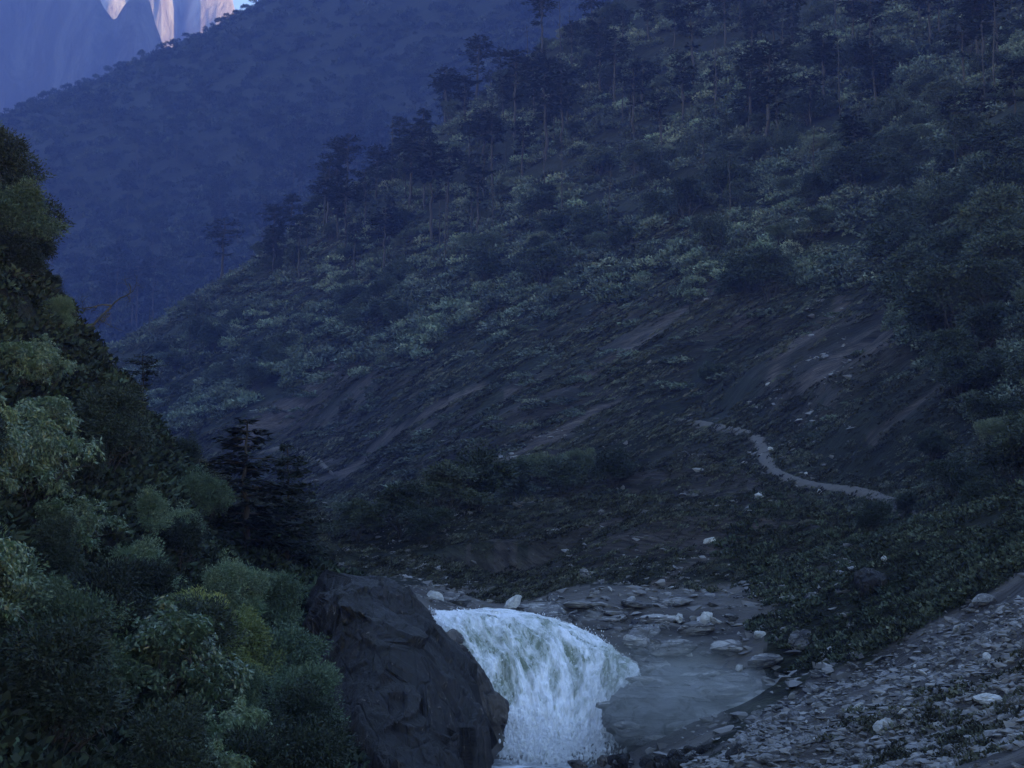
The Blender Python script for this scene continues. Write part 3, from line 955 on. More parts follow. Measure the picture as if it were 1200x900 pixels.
for px, foot, top in PINES:
    P = hit(px, foot, 130)
    if P is None or P.y > 700: continue
    h = (foot - top) / F * P.y
    h = max(5.0, min(h, 40))
    i = int(exec_rng.integers(0, 5))
    s = h / 20
    plant('umbrella%d' % i, 'pine_tree', '%s bare-trunked pine %s, %s' % ('tall' if h > 20 else 'short', zone_words(px, foot, P.y), across(px)), 'pine tree', 'flat topped pines on the right hillside', P, (s * U(.9, 1.25), s * U(.9, 1.25), s), U(0, 6.28))
# fill-in conifers along the ridge
k = 0
while k < 60:
    px = U(240, 1220); Y = U(300, 620)
    P = at(px, Y); py = py_of(P)
    if py < -60 or py > 330 + (px < 420) * 60 or (px > 700 and py > 190): continue
    if not (py < 360 - (px - 250) * .35 or (px > 700)): continue
    h = U(13, 24)
    i = int(exec_rng.integers(0, 5)); s = h / 20
    key = 'umbrella%d' % i if exec_rng.random() < .8 else 'farfir%d' % (i % 2)
    nm, lb = ('pine_tree', 'flat topped pine') if key[0] == 'u' else ('fir_tree', 'pointed conifer')
    plant(key, nm, '%s dark %s %s, %s' % ('tall' if h > 18.5 else 'short', lb, zone_words(px, py, Y), across(px)), nm.replace('_', ' '),
          'conifers on the middle ridge', P, (s * U(.9, 1.3), s * U(.9, 1.3), s), U(0, 6.28))
    k += 1
# dead trunks
SNAGS = [(743, 140, 60, 400), (739, 160, 105, 380), (776, 200, 140, 350), (1006, 165, 128, 260), (592, 195, 160, 420), (156, 395, 355, 600), (195, 370, 318, 600), (230, 390, 350, 600),
         (222, 420, 380, 560), (238, 415, 372, 560), (175, 395, 360, 600), (910, 180, 110, 260), (560, 250, 200, 400), (1092, 30, -30, 300), (250, 330, 300, 640), (610, 300, 268, 330)]
for px, foot, top, Y in SNAGS:
    P = hit(px, foot, 200)
    if P is None: continue
    s = max(4, (foot - top) / F * P.y) / 14
    plant('snag%d' % int(exec_rng.integers(0, 3)), 'dead_tree', 'bare dead trunk standing %s, %s' % (zone_words(px, foot, P.y), across(px)), 'dead tree', 'dead trunks on the hillside', P, s, U(0, 6.28))

k = 0
while k < 46:
    px = U(118, 520); py = U(150, 420)
    P = hit(px, py, 300)
    if P is None or P.y < 645 or P.y > 1300: continue
    s = U(13, 24) / 20
    i = int(exec_rng.integers(0, 5))
    plant('umbrella%d' % i, 'pine_tree', '%s slender pine on the far blue ridge, %s, %s' % ('tall' if s > .9 else 'short', 'high' if py < 240 else ('midway' if py < 320 else 'low'), across(px)), 'pine tree', 'slender pines on the far ridge', P, (s * U(1.1, 1.5), s * U(1.1, 1.5), s * 1.7), U(0, 6.28))
    k += 1
# round broadleaf trees and pale shrubs of the right slope
k = 0
while k < 30:
    px = U(380, 1190); Y = U(230, 560); P = at(px, Y); py = py_of(P)
    if py < 20 or py > 330 - (px - 400) * .12: continue
    plant('snag%d' % int(exec_rng.integers(0, 3)), 'dead_tree', 'thin dead trunk %s, %s' % (zone_words(px, py, Y), across(px)), 'dead tree', 'dead trunks on the hillside', P, (U(.7, 1), U(.7, 1), U(.8, 1.5)), U(0, 6.28))
    k += 1
k = 0; guard = 0
while k < 290 and guard < 20000:
    guard += 1
    px = U(180, 1260); Y = math.exp(U(math.log(75), math.log(520)))
    P = at(px, Y); py = py_of(P)
    if py < -70: continue
    edge = 465 - (px - 250) * .32        # forest lies above this line
    if px > 800: edge = max(edge, 330)
    if px > 1040: edge = 350 + (px - 1040) * 1.5
    if py > edge + 30 * math.sin(px * .03): continue
    if 60 < Y < 110 and px < 1090: continue
    r = exec_rng.random()
    pale = r < (.35 if (690 < px < 1150 and 90 < py < 210) or (420 < px < 760 and 200 < py < 420) else .10)
    h = U(4.0, 8.5) * (0.55 if Y < 130 else 1.0)
    if pale:
        s = h / 8; key = 'pale%d' % int(exec_rng.integers(0, 2)); nm, lb, cat = 'pale_shrub', 'pale green shrub', 'shrub'
    else:
        s = h / 8; key = 'round%d' % int(exec_rng.integers(0, 4)); nm, lb, cat = 'broadleaf_tree', 'round broadleaf tree', 'tree'
    plant(key, nm, '%s %s %s, %s' % ('large' if h > 6.6 else ('mid-sized' if h > 5.2 else 'small'), lb, zone_words(px, py, Y), across(px)), cat, 'broadleaf trees and shrubs of the right hillside', P - Vector((0, 0, .4 * s)), (s * U(.9, 1.3), s * U(.9, 1.3), s * U(.8, 1.05)), U(0, 6.28))
    k += 1
print('round', k)
# single shrubs by the path and the river
SH = [('pale1', 680, 560, 2.6), ('round1', 560, 600, 4.2), ('round2', 520, 612, 3.6), ('round0', 600, 590, 3.6), ('pale0', 640, 570, 3.0), ('round3', 660, 585, 3.5), ('round1', 720, 570, 3.0), ('round2', 470, 628, 3.2),
      ('round0', 1020, 625, 1.8), ('round1', 1150, 640, 1.9), ('round3', 1060, 610, 1.8), ('round2', 1190, 600, 3.0), ('round0', 1125, 585, 2.6), ('round3', 1170, 520, 3.2), ('round1', 1095, 540, 2.4), ('round0', 830, 450, 2.8), ('round2', 420, 640, 2.8), ('round3', 500, 640, 2.4)]
for i, (key, px, py, h) in enumerate(SH):
    P = hit(px, py, 85)
    s = h / (8 if key[0] == 'r' else 5)
    plant(key, 'bush', 'leafy bush %s, %s' % (['above the river on the slope', 'beside the footpath'][px > 900], ['far left of the path', 'among stones'][i % 2]), 'bush', 'bushes near the footpath and river', P - Vector((0, 0, .3 * s)), (s * 1.2, s * 1.2, s), U(0, 6.28))

# ------------------------------------------------------------------ footpath
PATHXY = []
def away_from_path(P, d):
    ok_ = np.ones(len(P), bool)
    for Q in PATHXY:
        for q in Q[::2]:
            ok_ &= ((P[:, 0] - q[0]) ** 2 + (P[:, 1] - q[1]) ** 2) > (d * q[1] / 110) ** 2
    return ok_

def path_strip(base_, width, off=.10):
    Q = base_[:, :2].copy(); tq = np.linspace(0, len(Q) / 12, len(Q))
    for _ in range(10): Q[1:-1] = .25 * Q[:-2] + .5 * Q[1:-1] + .25 * Q[2:]
    T = unit(np.gradient(Q, axis=0)); Nn = np.stack([-T[:, 1], T[:, 0]], -1)
    PATHXY.append(Q)
    V = []; K = 9
    for j in range(K):
        a = (j / (K - 1) - .5)
        w = width * np.clip(np.minimum(tq, tq[-1] - tq) * 1.2, .12, 1) * (1 + .7 * noise3(np.stack([tq * 1.7, 0 * tq + j * .1, 0 * tq], -1), 4) + .4 * noise3(np.stack([tq * 5, 0 * tq, 0 * tq], -1), 6))
        q = Q + Nn * (a * w)[:, None]
        z = grid_z(q[:, 0], q[:, 1]) + off * (1 - (2 * abs(a)) ** 4) + .02
        V.append(np.column_stack([q, z]))
    V = np.stack(V, 1).reshape(-1, 3)
    m_ = M.get('path')
    if m_ is None:
        m_, n, l, out = nt('trodden_earth'); p = n.new('ShaderNodeBsdfPrincipled')
        l.new(mixc(n, l, noise_(n, l, 1.5, 8, coords(n, 'Object'), 0, .7), (.035, .029, .025), (.14, .115, .095)), p.inputs['Base Color'])
        p.inputs['Roughness'].default_value = .95; l.new(p.outputs[0], out.inputs['Surface']); M['path'] = m_
    link('path', make_mesh('path', V, grid_faces(len(tq), K), m_, True), kind='structure')
path_strip(PATH_BASE[0], 1.2, .26)
path_strip(PATH_BASE[1], 1.5, .45)

# ------------------------------------------------------------------ masses nobody could count
def blob_tpl(seed, nf, up=.3, ls=1.0):
    rng = np.random.default_rng(seed)
    d = unit(rng.normal(size=(nf, 3))); d[:, 2] = np.abs(d[:, 2]) * .9 - .1
    P = d * rng.uniform(.55, 1.0, nf)[:, None] * np.array([1, 1, .85]) * (1 + .3 * noise3(d * 2 + seed))[:, None]
    D = unit(d * .5 + unit(rng.normal(size=(nf, 3))) + np.array([0, 0, up]))
    q_ = ls
    return leaves(P, D, .55 * q_ * rng.uniform(.6, 1.3, nf), .30 * q_ * rng.uniform(.6, 1.2, nf), rng)

def scatter_mass(name, pos, scl, tpls, mat, shear=0.0, **props):
    rng = np.random.default_rng(len(pos))
    Vs = []; Fs = []; Ts = []; off = 0
    which = rng.integers(0, len(tpls), len(pos))
    for t, (tv, tf) in enumerate(tpls):
        sel = np.nonzero(which == t)[0]
        if not len(sel): continue
        a = rng.uniform(0, 2 * math.pi, len(sel)) * (.12 if name == 'heath' else 1.0); ca, sa = np.cos(a), np.sin(a)
        s = scl[sel]
        if s.ndim == 1: s = np.stack([s, s, s * .8], -1)
        x = tv[None, :, 0] * ca[:, None] - tv[None, :, 1] * sa[:, None]
        y = tv[None, :, 0] * sa[:, None] + tv[None, :, 1] * ca[:, None]
        z = np.broadcast_to(tv[None, :, 2], x.shape)
        V = np.stack([x * s[:, 0:1], y * s[:, 1:2], z * s[:, 2:3] + shear * x * s[:, 0:1]], -1) + pos[sel][:, None, :]
        n0 = len(tv)
        Vs.append(V.reshape(-1, 3)); Ts.append(np.repeat(rng.random(len(sel)) ** 1.4, len(tv)))
        Fs.append((tf[None] + (np.arange(len(sel)) * n0)[:, None, None] + off).reshape(-1, tf.shape[1]))
        off += n0 * len(sel)
    me = make_mesh(name, np.concatenate(Vs), np.concatenate(Fs), mat, False, {'tint': np.concatenate(Ts)})
    return link(name, me, **props)

def sample_ground(n_, px0, px1, Y0, Y1, seed):
    rng = np.random.default_rng(seed)
    px = rng.uniform(px0, px1, n_); Y = np.exp(rng.uniform(math.log(Y0), math.log(Y1), n_))
    x = (px - 600) / F * Y
    z = grid_z(x, Y)
    return px, rowof(z / Y), np.stack([x, Y, z], -1), rng

CT = [blob_tpl(300 + i, 130, .3, .72) for i in range(5)]
CM = [blob_tpl(310 + i, 210, .3, .50) for i in range(5)]
# far forest on the hazy ridge
px, py, P, rng = sample_ground(17000, -160, 1250, 640, 1560, 21)
ok = (py > -80) | (P[:, 1] < 1000)
dens = 0.62 + .5 * fbm(P / 60.0, 2, 3)
ok &= rng.random(len(px)) < np.clip(dens + .25, .15, 1)
P = P[ok]; s = rng.uniform(2.6, 7.0, len(P)) * (P[:, 1] / 1200) ** .3
scatter_mass('forest', P, np.stack([s, s, s * rng.uniform(.8, 1.3, len(P))], -1), CT, M['m_far'], kind='stuff')
# taller dark trees in it
px, py, P, rng = sample_ground(2200, -160, 900, 700, 1480, 22)
P = P + np.array([0, 0, 8]); s = rng.uniform(2.2, 3.8, len(P))
scatter_mass('forest', P, np.stack([s, s, s * 1.2], -1), CT, M['m_needle'], kind='stuff')
# middle slope undergrowth
px, py, P, rng = sample_ground(15000, -60, 1300, 120, 640, 23)
edge = 485 - (px - 250) * .29
edge = np.where(px > 800, np.maximum(edge, 340), edge); edge = np.where(px > 1040, 350 + (px - 1040) * 1.5, edge)
edge = edge + 35 * fbm(np.stack([px / 60, py / 60, 0 * px], -1), 3, 9)
forest = (py < edge)
Pf = P[forest]; s = rng.uniform(1.2, 3.4, len(Pf)) * np.clip(Pf[:, 1] / 300, .45, 1.2)
scatter_mass('undergrowth', Pf, s, CM, M['m_canopy'], kind='stuff')
pf = fbm(Pf / 45.0, 2, 12) > .08
Pp = Pf[pf] + np.array([0, 0, .5]); s = rng.uniform(1.4, 3.0, len(Pp)) * np.clip(Pp[:, 1] / 300, .45, 1.2)
CTf = [blob_tpl(320 + i, 240, .9, .45) for i in range(3)]
CTf = [(v, f) for v, f in CTf]
scatter_mass('undergrowth', Pp, s, CTf, M['m_pale'], kind='stuff')
# low heath on the open slope
px, py, P, rng = sample_ground(70000, 100, 1320, 80, 560, 24)
ok = (py > 250) & (fbm(P / np.array([9.0, 14, 14]), 3, 31) > -.3 - .4 * (P[:, 1] < 170))
P = P[ok]; s = (.22 + .6 * rng.random(len(P)) ** 2.5) * np.clip(P[:, 1] / 160, .5, 2.4)
keep_ = away_from_path(P, .32) & gully_far(px[ok], py[ok], 7)
P = P[keep_]; s = s[keep_]
HT = [blob_tpl(340 + i, 40, .9, .9) for i in range(4)]
nr_ = P[:, 1] < 165
scatter_mass('heath', P[~nr_], np.stack([s * 1.9, s * .8, s * .75], -1)[~nr_], HT, M['m_heath'], shear=.55, kind='stuff')
scatter_mass('heath', P[nr_], np.stack([s * 1.15, s, s * .8], -1)[nr_], HT, M['m_heath'], shear=.35, kind='stuff')
px, py, P, rng = sample_ground(6500, 150, 1300, 115, 560, 28)
ok = (py > 240) & (fbm(P / np.array([40.0, 18, 30]), 3, 39) > .02) & away_from_path(P, 2.0); P = P[ok]; s = (.5 + 1.3 * rng.random(len(P)) ** 2) * np.clip(P[:, 1] / 220, .6, 1.6)
scatter_mass('undergrowth', P, np.stack([s * 1.5, s, s * .7], -1), CM, M['m_canopy'], kind='stuff')
# grass and scrub on the near right slope
px, py, P, rng = sample_ground(16000, 820, 1330, 55, 110, 25)
ok = ~inpoly(px, py, SCREE) & (py < 800 - (px - 850) * .2) & (px > 880 + (py - 700) * .35 + 60 * fbm(np.stack([py / 30, px / 60, 0 * py], -1), 2, 3)) & (fbm(P / 3.0, 3, 33) > -.6)
P = P[ok]; s = .12 + .4 * rng.random(len(P)) ** 2
scatter_mass('grass', P, np.stack([s, s, s * .8], -1), HT, M['m_grass'], kind='stuff')
# plants on the near corners
px, py, P, rng = sample_ground(1300, 960, 1330, 27, 40, 26)
ok = (fbm(P / 2.0, 3, 35) > .05); P = P[ok]; s = rng.uniform(.08, .28, len(P))
scatter_mass('grass', P, s, HT, M['m_heath'], kind='stuff')
px, py, P, rng = sample_ground(9000, -160, 420, 28, 76, 27)
s = rng.uniform(.25, .7, len(P))
scatter_mass('undergrowth', P, s, HT, M['m_dark'], kind='stuff')

# ------------------------------------------------------------------ rocks
def hull_rock(name, pts, mat, sub=5, amp=.35, lam=2.0, seed=1, smooth=True, facet=0.0, relax=2, chisel=0, keeps=(.72, .55), many=6):
    bm = bmesh.new()
    for p_ in pts: bm.verts.new(p_)
    bmesh.ops.convex_hull(bm, input=bm.verts)
    for v in [v for v in bm.verts if not v.link_faces]: bm.verts.remove(v)
    bmesh.ops.triangulate(bm, faces=bm.faces)
    for _ in range(sub):
        bmesh.ops.subdivide_edges(bm, edges=bm.edges, cuts=1, use_grid_fill=True)
        if _ < relax:
            bmesh.ops.smooth_vert(bm, verts=bm.verts, factor=.5, use_axis_x=True, use_axis_y=True, use_axis_z=True)
    bmesh.ops.triangulate(bm, faces=bm.faces)
    bm.normal_update()
    co = np.array([v.co for v in bm.verts]); no = np.array([v.normal for v in bm.verts])
    d = amp * (fbm(co / lam + seed * 7.7, 5, seed, 2.1, .5))
    q = co / (lam * .9) * np.array([1.0, .6, .6]) + seed
    ridg = 1 - 2 * np.abs(noise3(q, seed + 3))
    d = d + amp * .5 * ridg
    if facet:
        # crack planes: stepped beds
        k = (co @ np.array([.25, .1, .95])) / facet
        k = k + .6 * noise3(co / (lam * 1.5), seed + 9)
        st = np.abs((k % 1.0) - .5) * 2
        d = d - amp * .55 * (st > .82)
    co2 = co + no * d[:, None]
    for cells, keep in ((chisel, keeps[0]), (chisel * many, keeps[1])):
        if not chisel: break
        rg = np.random.default_rng(seed)
        sd = co2[rg.integers(0, len(co2), cells)]
        w_ = co2 + .12 * lam * np.stack([noise3(co2 / lam * 1.7, 3), noise3(co2 / lam * 1.7, 4), noise3(co2 / lam * 1.7, 5)], -1)
        idx = np.zeros(len(co2), int)
        st_ = np.array([1.0, .8, .55])
        for c0 in range(0, len(co2), 4000):
            dd = ((w_[c0:c0 + 4000, None, :] - sd[None]) * st_) ** 2
            idx[c0:c0 + 4000] = dd.sum(-1).argmin(1)
        cnt_ = np.maximum(np.bincount(idx, minlength=cells), 1)[:, None]
        cen = np.stack([np.bincount(idx, co2[:, a], cells) for a in range(3)], -1) / cnt_
        nrm = unit(np.stack([np.bincount(idx, no[:, a], cells) for a in range(3)], -1) + 1e-6)
        nrm = unit(nrm + .16 * rg.normal(size=nrm.shape))
        off_ = ((co2 - cen[idx]) * nrm[idx]).sum(-1)
        co2 = co2 - nrm[idx] * (off_ * keep)[:, None] + nrm[idx] * (rg.normal(size=cells) * amp * .22)[idx][:, None]
    co2 = co2 + no * (amp * .22 * fbm(co2 / lam * np.array([5, 5, 3]), 4, seed))[:, None]
    for v, c_ in zip(bm.verts, co2): v.co = c_
    me = bpy.data.meshes.new(name); bm.to_mesh(me); bm.free()
    me.materials.append(M[mat])
    for pl in me.polygons: pl.use_smooth = smooth
    return me

def rock(name, pts_px, mat, label, cat, group=None, **kw):
    pts = [W(*p_) for p_ in pts_px]
    c0 = sum(pts, Vector()) / len(pts)
    me = hull_rock(name, [p_ - c0 for p_ in pts], mat, **kw)
    o = link(name, me, label=label, category=cat); o.location = c0
    if group: o['group'] = group
    return o

# the great dark rock left of the fall
rock('boulder', [(385, 960, 47), (375, 700, 56), (395, 690, 54), (424, 680, 55), (456, 680, 56), (482, 702, 57), (497, 740, 57), (513, 778, 56), (540, 806, 55), (560, 836, 54), (552, 920, 52),
                 (500, 960, 46), (440, 800, 49), (500, 860, 49), (400, 780, 51), (380, 760, 66), (440, 690, 66), (490, 722, 64), (542, 860, 60), (470, 960, 60), (370, 960, 60), (520, 960, 49)],
     'rock_dark', 'huge dark wet rock face beside the waterfall on its left', 'rock', sub=6, amp=.40, lam=2.4, seed=3, relax=0, chisel=22, keeps=(.8, .5), many=7)
rock('boulder', [(515, 755, 60.5), (545, 757, 61), (572, 790, 61), (588, 818, 61), (590, 872, 60.5), (560, 905, 59.5), (520, 860, 59), (530, 790, 63.5), (575, 860, 63), (545, 800, 64)],
     'rock_brown', 'brown wet rock between the great dark rock and the falling water', 'rock', sub=6, amp=.24, lam=1.2, seed=4, relax=0, chisel=14, keeps=(.6, .4))
rock('boulder', [(515, 742, 65.5), (530, 733, 66), (543, 742, 66), (546, 757, 65), (530, 757, 64.6), (520, 750, 66.8), (540, 748, 67.5)],
     'rock_brown', 'small wet rock splitting the water at the lip of the fall', 'rock', sub=4, amp=.08, lam=.7, seed=5)
# shelf right of the lip
rock('rock_ledge', [(575, 716, 76), (640, 705, 78), (720, 698, 80), (790, 700, 80), (800, 722, 76), (735, 742, 72), (690, 738, 72), (640, 724, 73), (600, 720, 74), (700, 720, 84), (780, 715, 86), (620, 712, 82), (760, 760, 72), (700, 760, 75)],
     'rock_grey', 'flat layered grey rock ledge at the lip of the waterfall', 'rock ledge', sub=6, amp=.22, lam=1.6, seed=6, facet=.34, relax=1, chisel=60)
rock('rock_ledge', [(740, 712, 76), (790, 704, 77), (835, 718, 77), (860, 745, 75), (850, 800, 71), (800, 815, 68.5), (745, 800, 68.5), (722, 770, 69.5), (735, 735, 72), (800, 760, 71), (800, 740, 82), (850, 780, 78), (760, 860, 72), (840, 860, 70)],
     'rock_grey', 'steep grey rock wall right of the falling water', 'rock ledge', sub=6, amp=.36, lam=1.9, seed=7, facet=.55, relax=1, chisel=55)
rock('rock_slab', [(684, 834, 60.6), (706, 806, 62), (738, 790, 63.5), (760, 785, 66), (830, 778, 68), (900, 790, 67), (930, 820, 64), (890, 860, 60), (800, 885, 58), (750, 876, 60.0), (716, 856, 61.0), (760, 900, 66), (880, 900, 65)],
     'slab', 'smooth rounded grey slab in the spray right of the fall', 'rock slab', sub=6, amp=.42, lam=2.2, seed=8, relax=1, chisel=26, facet=.5)
rock('rock_slab', [(800, 775, 70), (850, 745, 74), (920, 740, 74), (960, 760, 71), (930, 800, 67), (860, 810, 66), (880, 800, 76), (820, 800, 74)],
     'slab', 'sloping grey slab above the spray, under the grassy slope', 'rock slab', sub=6, amp=.3, lam=2.2, seed=9, relax=1, chisel=26)
BL = [(598, 704, 76, 18, 11, 'stone_pale', 'pale rounded boulder on the far bank above the lip'), (508, 703, 74, 17, 11, 'stone_pale', 'large pale blocky boulder behind the great dark rock'),
      (484, 704, 73, 13, 10, 'rock_grey', 'grey boulder tucked behind the great dark rock'), (541, 706, 75, 16, 6, 'rock_grey', 'low grey boulder on the far bank beside the pale block'),
      (822, 722, 76, 22, 14, 'stone_pale', 'pale flat boulder on top of the rock wall'), (684, 672, 100, 10, 10, 'rock_grey', 'small square grey block on the slope above the ledge'),
      (940, 745, 66, 20, 14, 'rock_grey', 'grey boulder half buried in the grassy slope'), (866, 782, 64, 8, 8, 'stone_pale', 'pale stone on the slab in the spray'),
      (730, 890, 54, 14, 10, 'rock_dark', 'dark round boulder at the pool edge, nearest the fall'), (760, 894, 52, 20, 11, 'rock_dark', 'dark boulder at the pool edge, second from the fall'),
      (675, 896, 54, 15, 7, 'rock_brown', 'low brown rock awash in the foam at the bottom'), (795, 895, 50, 16, 10, 'rock_dark', 'dark boulder at the pool edge below the smooth slab'),
      (862, 888, 41, 22, 17, 'rock_dark', 'black boulder at the bottom edge at the foot of the scree'), (708, 893, 55, 12, 8, 'rock_brown', 'small brown rock in the foam beside the dark boulders'),
      (1036, 655, 88, 8, 7, 'stone_pale', 'bright white stone above the dark hollow on the slope'), (1018, 678, 80, 28, 20, 'rock_dark', 'dark mossy boulder in the hollow below the white stone'),
      (1038, 848, 38, 24, 12, 'stone_pale', 'pale pointed slab lying in the middle of the scree'), (1160, 818, 34, 26, 8, 'stone_pale', 'long pale flat slab near the right edge of the scree'),
      (1000, 730, 60, 12, 9, 'stone', 'grey boulder at the upper edge of the scree'), (890, 742, 68, 9, 7, 'stone_pale', 'small pale boulder at the foot of the grassy slope'),
      (905, 525, 120, 6, 4, 'stone_pale', 'pale stone lying in the bend of the footpath'), (960, 576, 120, 6, 5, 'stone_pale', 'white stone on the footpath before its lower bend'),
      (888, 580, 110, 7, 5, 'stone_pale', 'white stone on the slope below the footpath bend'), (832, 632, 100, 9, 5, 'stone_pale', 'white stone in the dark heath above the ledge'),
      (900, 449, 150, 5, 3, 'stone_pale', 'white stone at the foot of the reddish gully'), (945, 555, 120, 4, 3, 'stone_pale', 'small pale stone just above the footpath')]
TPR = {}
for mk in ('stone_pale', 'rock_grey', 'rock_dark', 'rock_brown', 'stone'):
    for i in range(4):
        r_ = np.random.default_rng(500 + i + len(mk) * 10)
        d = unit(r_.normal(size=(14, 3))) * np.array([1, .8, .62]) * r_.uniform(.8, 1.1, 14)[:, None]
        TPR[mk, i] = hull_rock('stone', [Vector(q) for q in d], mk, sub=3, amp=.05, lam=.6, seed=i + 1, relax=0, chisel=12, smooth=False)
for i, (px, py, Y, w, h, mk, lb) in enumerate(BL):
    P = hit(px, min(py + h * .7, 897 + 30), 24) if not (py > 870 or px < 620) else W(px, py, Y)
    Yp = P.y
    o = link('boulder', TPR[mk, i % 4], label=lb, category='boulder')
    o.location = (P.x, P.y, P.z + (h * .35 / F * Yp if not (py > 870 or px < 620) else 0))
    o.scale = (w / F * Yp, w * .9 / F * Yp, h / .62 / F * Yp); o.rotation_euler = (U(-.2, .2), U(-.3, .1), U(0, 6.28))

rb = np.random.default_rng(91)
LS = [(715, 826, 40, 10), (760, 800, 52, 10), (820, 792, 56, 9), (770, 828, 60, 9), (850, 812, 60, 10), (735, 852, 40, 10), (800, 850, 64, 10), (880, 830, 54, 10), (850, 858, 50, 10), (905, 800, 40, 9), (765, 868, 40, 9), (812, 818, 40, 6)]
for i in range(3):
    r_ = np.random.default_rng(700 + i)
    d = unit(r_.normal(size=(18, 3))) * np.array([1.0, .7, .34]) * r_.uniform(.8, 1.15, 18)[:, None]
    TPR['ledge', i] = hull_rock('ledge', [Vector(q) for q in d], 'ledge', sub=4, amp=.05, lam=.7, seed=i + 31, relax=1, chisel=16, facet=.16, keeps=(.6, .5))
SLAB = [(575, 713, 77, 46, 9), (630, 709, 78, 60, 11), (690, 705, 79, 56, 10), (745, 704, 79, 52, 12), (790, 702, 79, 44, 10), (655, 722, 75, 44, 12), (715, 722, 74, 50, 14), (770, 722, 76, 54, 18),
        (820, 730, 76, 50, 20), (745, 745, 72, 40, 22), (790, 752, 72, 52, 24), (850, 752, 74, 48, 20), (770, 778, 69, 48, 20), (835, 782, 69, 60, 20), (900, 768, 71, 48, 16), (720, 716, 82, 40, 9), (880, 800, 66, 56, 14)]
for i, (px, py, Y, w_, h_) in enumerate(SLAB):
    G_ = hit(px, py + h_ * .3, 56)
    if G_ is not None and G_.y < 100: Y = G_.y - .35
    P = W(px, py + h_ * .35, Y)
    o = link('rock_ledge', TPR['ledge', i % 3], category='rock ledge', group='layered ledges right of the fall',
             label='flat layered grey ledge %s, %s' % ('along the lip' if py < 725 else ('on the rock wall' if py < 760 else 'just above the spray'), 'behind the fall' if px < 700 else ('right of the fall' if px < 800 else 'towards the grass slope')))
    o.location = P; o.scale = (w_ * .62 / F * Y, w_ * .62 / F * Y, h_ * 1.5 / F * Y); o.rotation_euler = (rb.uniform(-.06, .1), rb.uniform(-.14, .02), rb.uniform(-.4, .4) + (math.pi if i % 2 else 0))
for i, (px, py, w_, h_) in enumerate(LS):
    Y = 66.2 - (py - 780) / 90 * 6 - 1.5
    o = link('rock_ledge', TPR['ledge', i % 3], category='rock ledge', group='wet rounded ledges in the spray',
             label='wet rounded rock ledge in the spray, %s' % ('upper' if py < 815 else ('middle' if py < 845 else 'lowest')))
    o.location = W(px, py, Y); o.scale = (w_ * .62 / F * Y, w_ * .5 / F * Y, h_ * 2.0 / F * Y); o.rotation_euler = (rb.uniform(.0, .2), rb.uniform(-.2, -.02), rb.uniform(-.3, .3) + (math.pi if i % 2 else 0))
for i in range(34):
    t = rb.random(); px = 722 + 150 * t; py = 899 - 22 * t + rb.uniform(-9, 14)
    Y = 55 - 10 * t; P = W(px, py, Y); s_ = rb.uniform(5, 13) / F * Y
    o = link('boulder', TPR['rock_dark' if rb.random() < .7 else 'rock_grey', int(rb.integers(0, 4))], category='boulder', group='dark boulders along the pool edge',
             label='%s wet dark boulder on the pool shore' % ('big' if s_ * F / Y > 9 else 'small'))
    o.location = P; o.scale = (s_ * 1.3, s_, s_ * 1.1); o.rotation_euler = (U(-.3, .3), U(-.3, .3), U(0, 6.28))

for i in range(95):
    px = rb.uniform(470, 960); py = rb.uniform(690, 815)
    if px < 740 and py > 712 + (px - 560) * .1: continue
    if px < 570 and py > 706: continue
    P = hit(px, py, 56)
    if P is None or P.y > 115: continue
    if 700 < px < 860 and rb.random() < .4: P = W(px, py, P.y - 1.0)
    s_ = (3.5 + 10 * rb.random() ** 2.2) / F * P.y; mk = 'rock_grey' if rb.random() < .8 else 'stone_pale'
    o = link('boulder', TPR[mk, int(rb.integers(0, 4))], category='boulder', group='boulders on the river bank right of the fall',
             label='%s %s boulder %s, %s' % ('big' if s_ * F / P.y > 8 else 'small', 'grey' if mk[0] == 'r' else 'pale', 'on the upper bank' if py < 720 else ('on the rock wall' if py < 765 else 'above the spray'),
                                              'behind the dark rock' if px < 570 else ('behind the fall' if px < 700 else ('right of the fall' if px < 830 else 'under the grass slope'))))
    o.location = P; o.scale = (s_ * 1.4, s_, s_ * .95); o.rotation_euler = (U(-.3, .3), U(-.4, .2), U(0, 6.28))

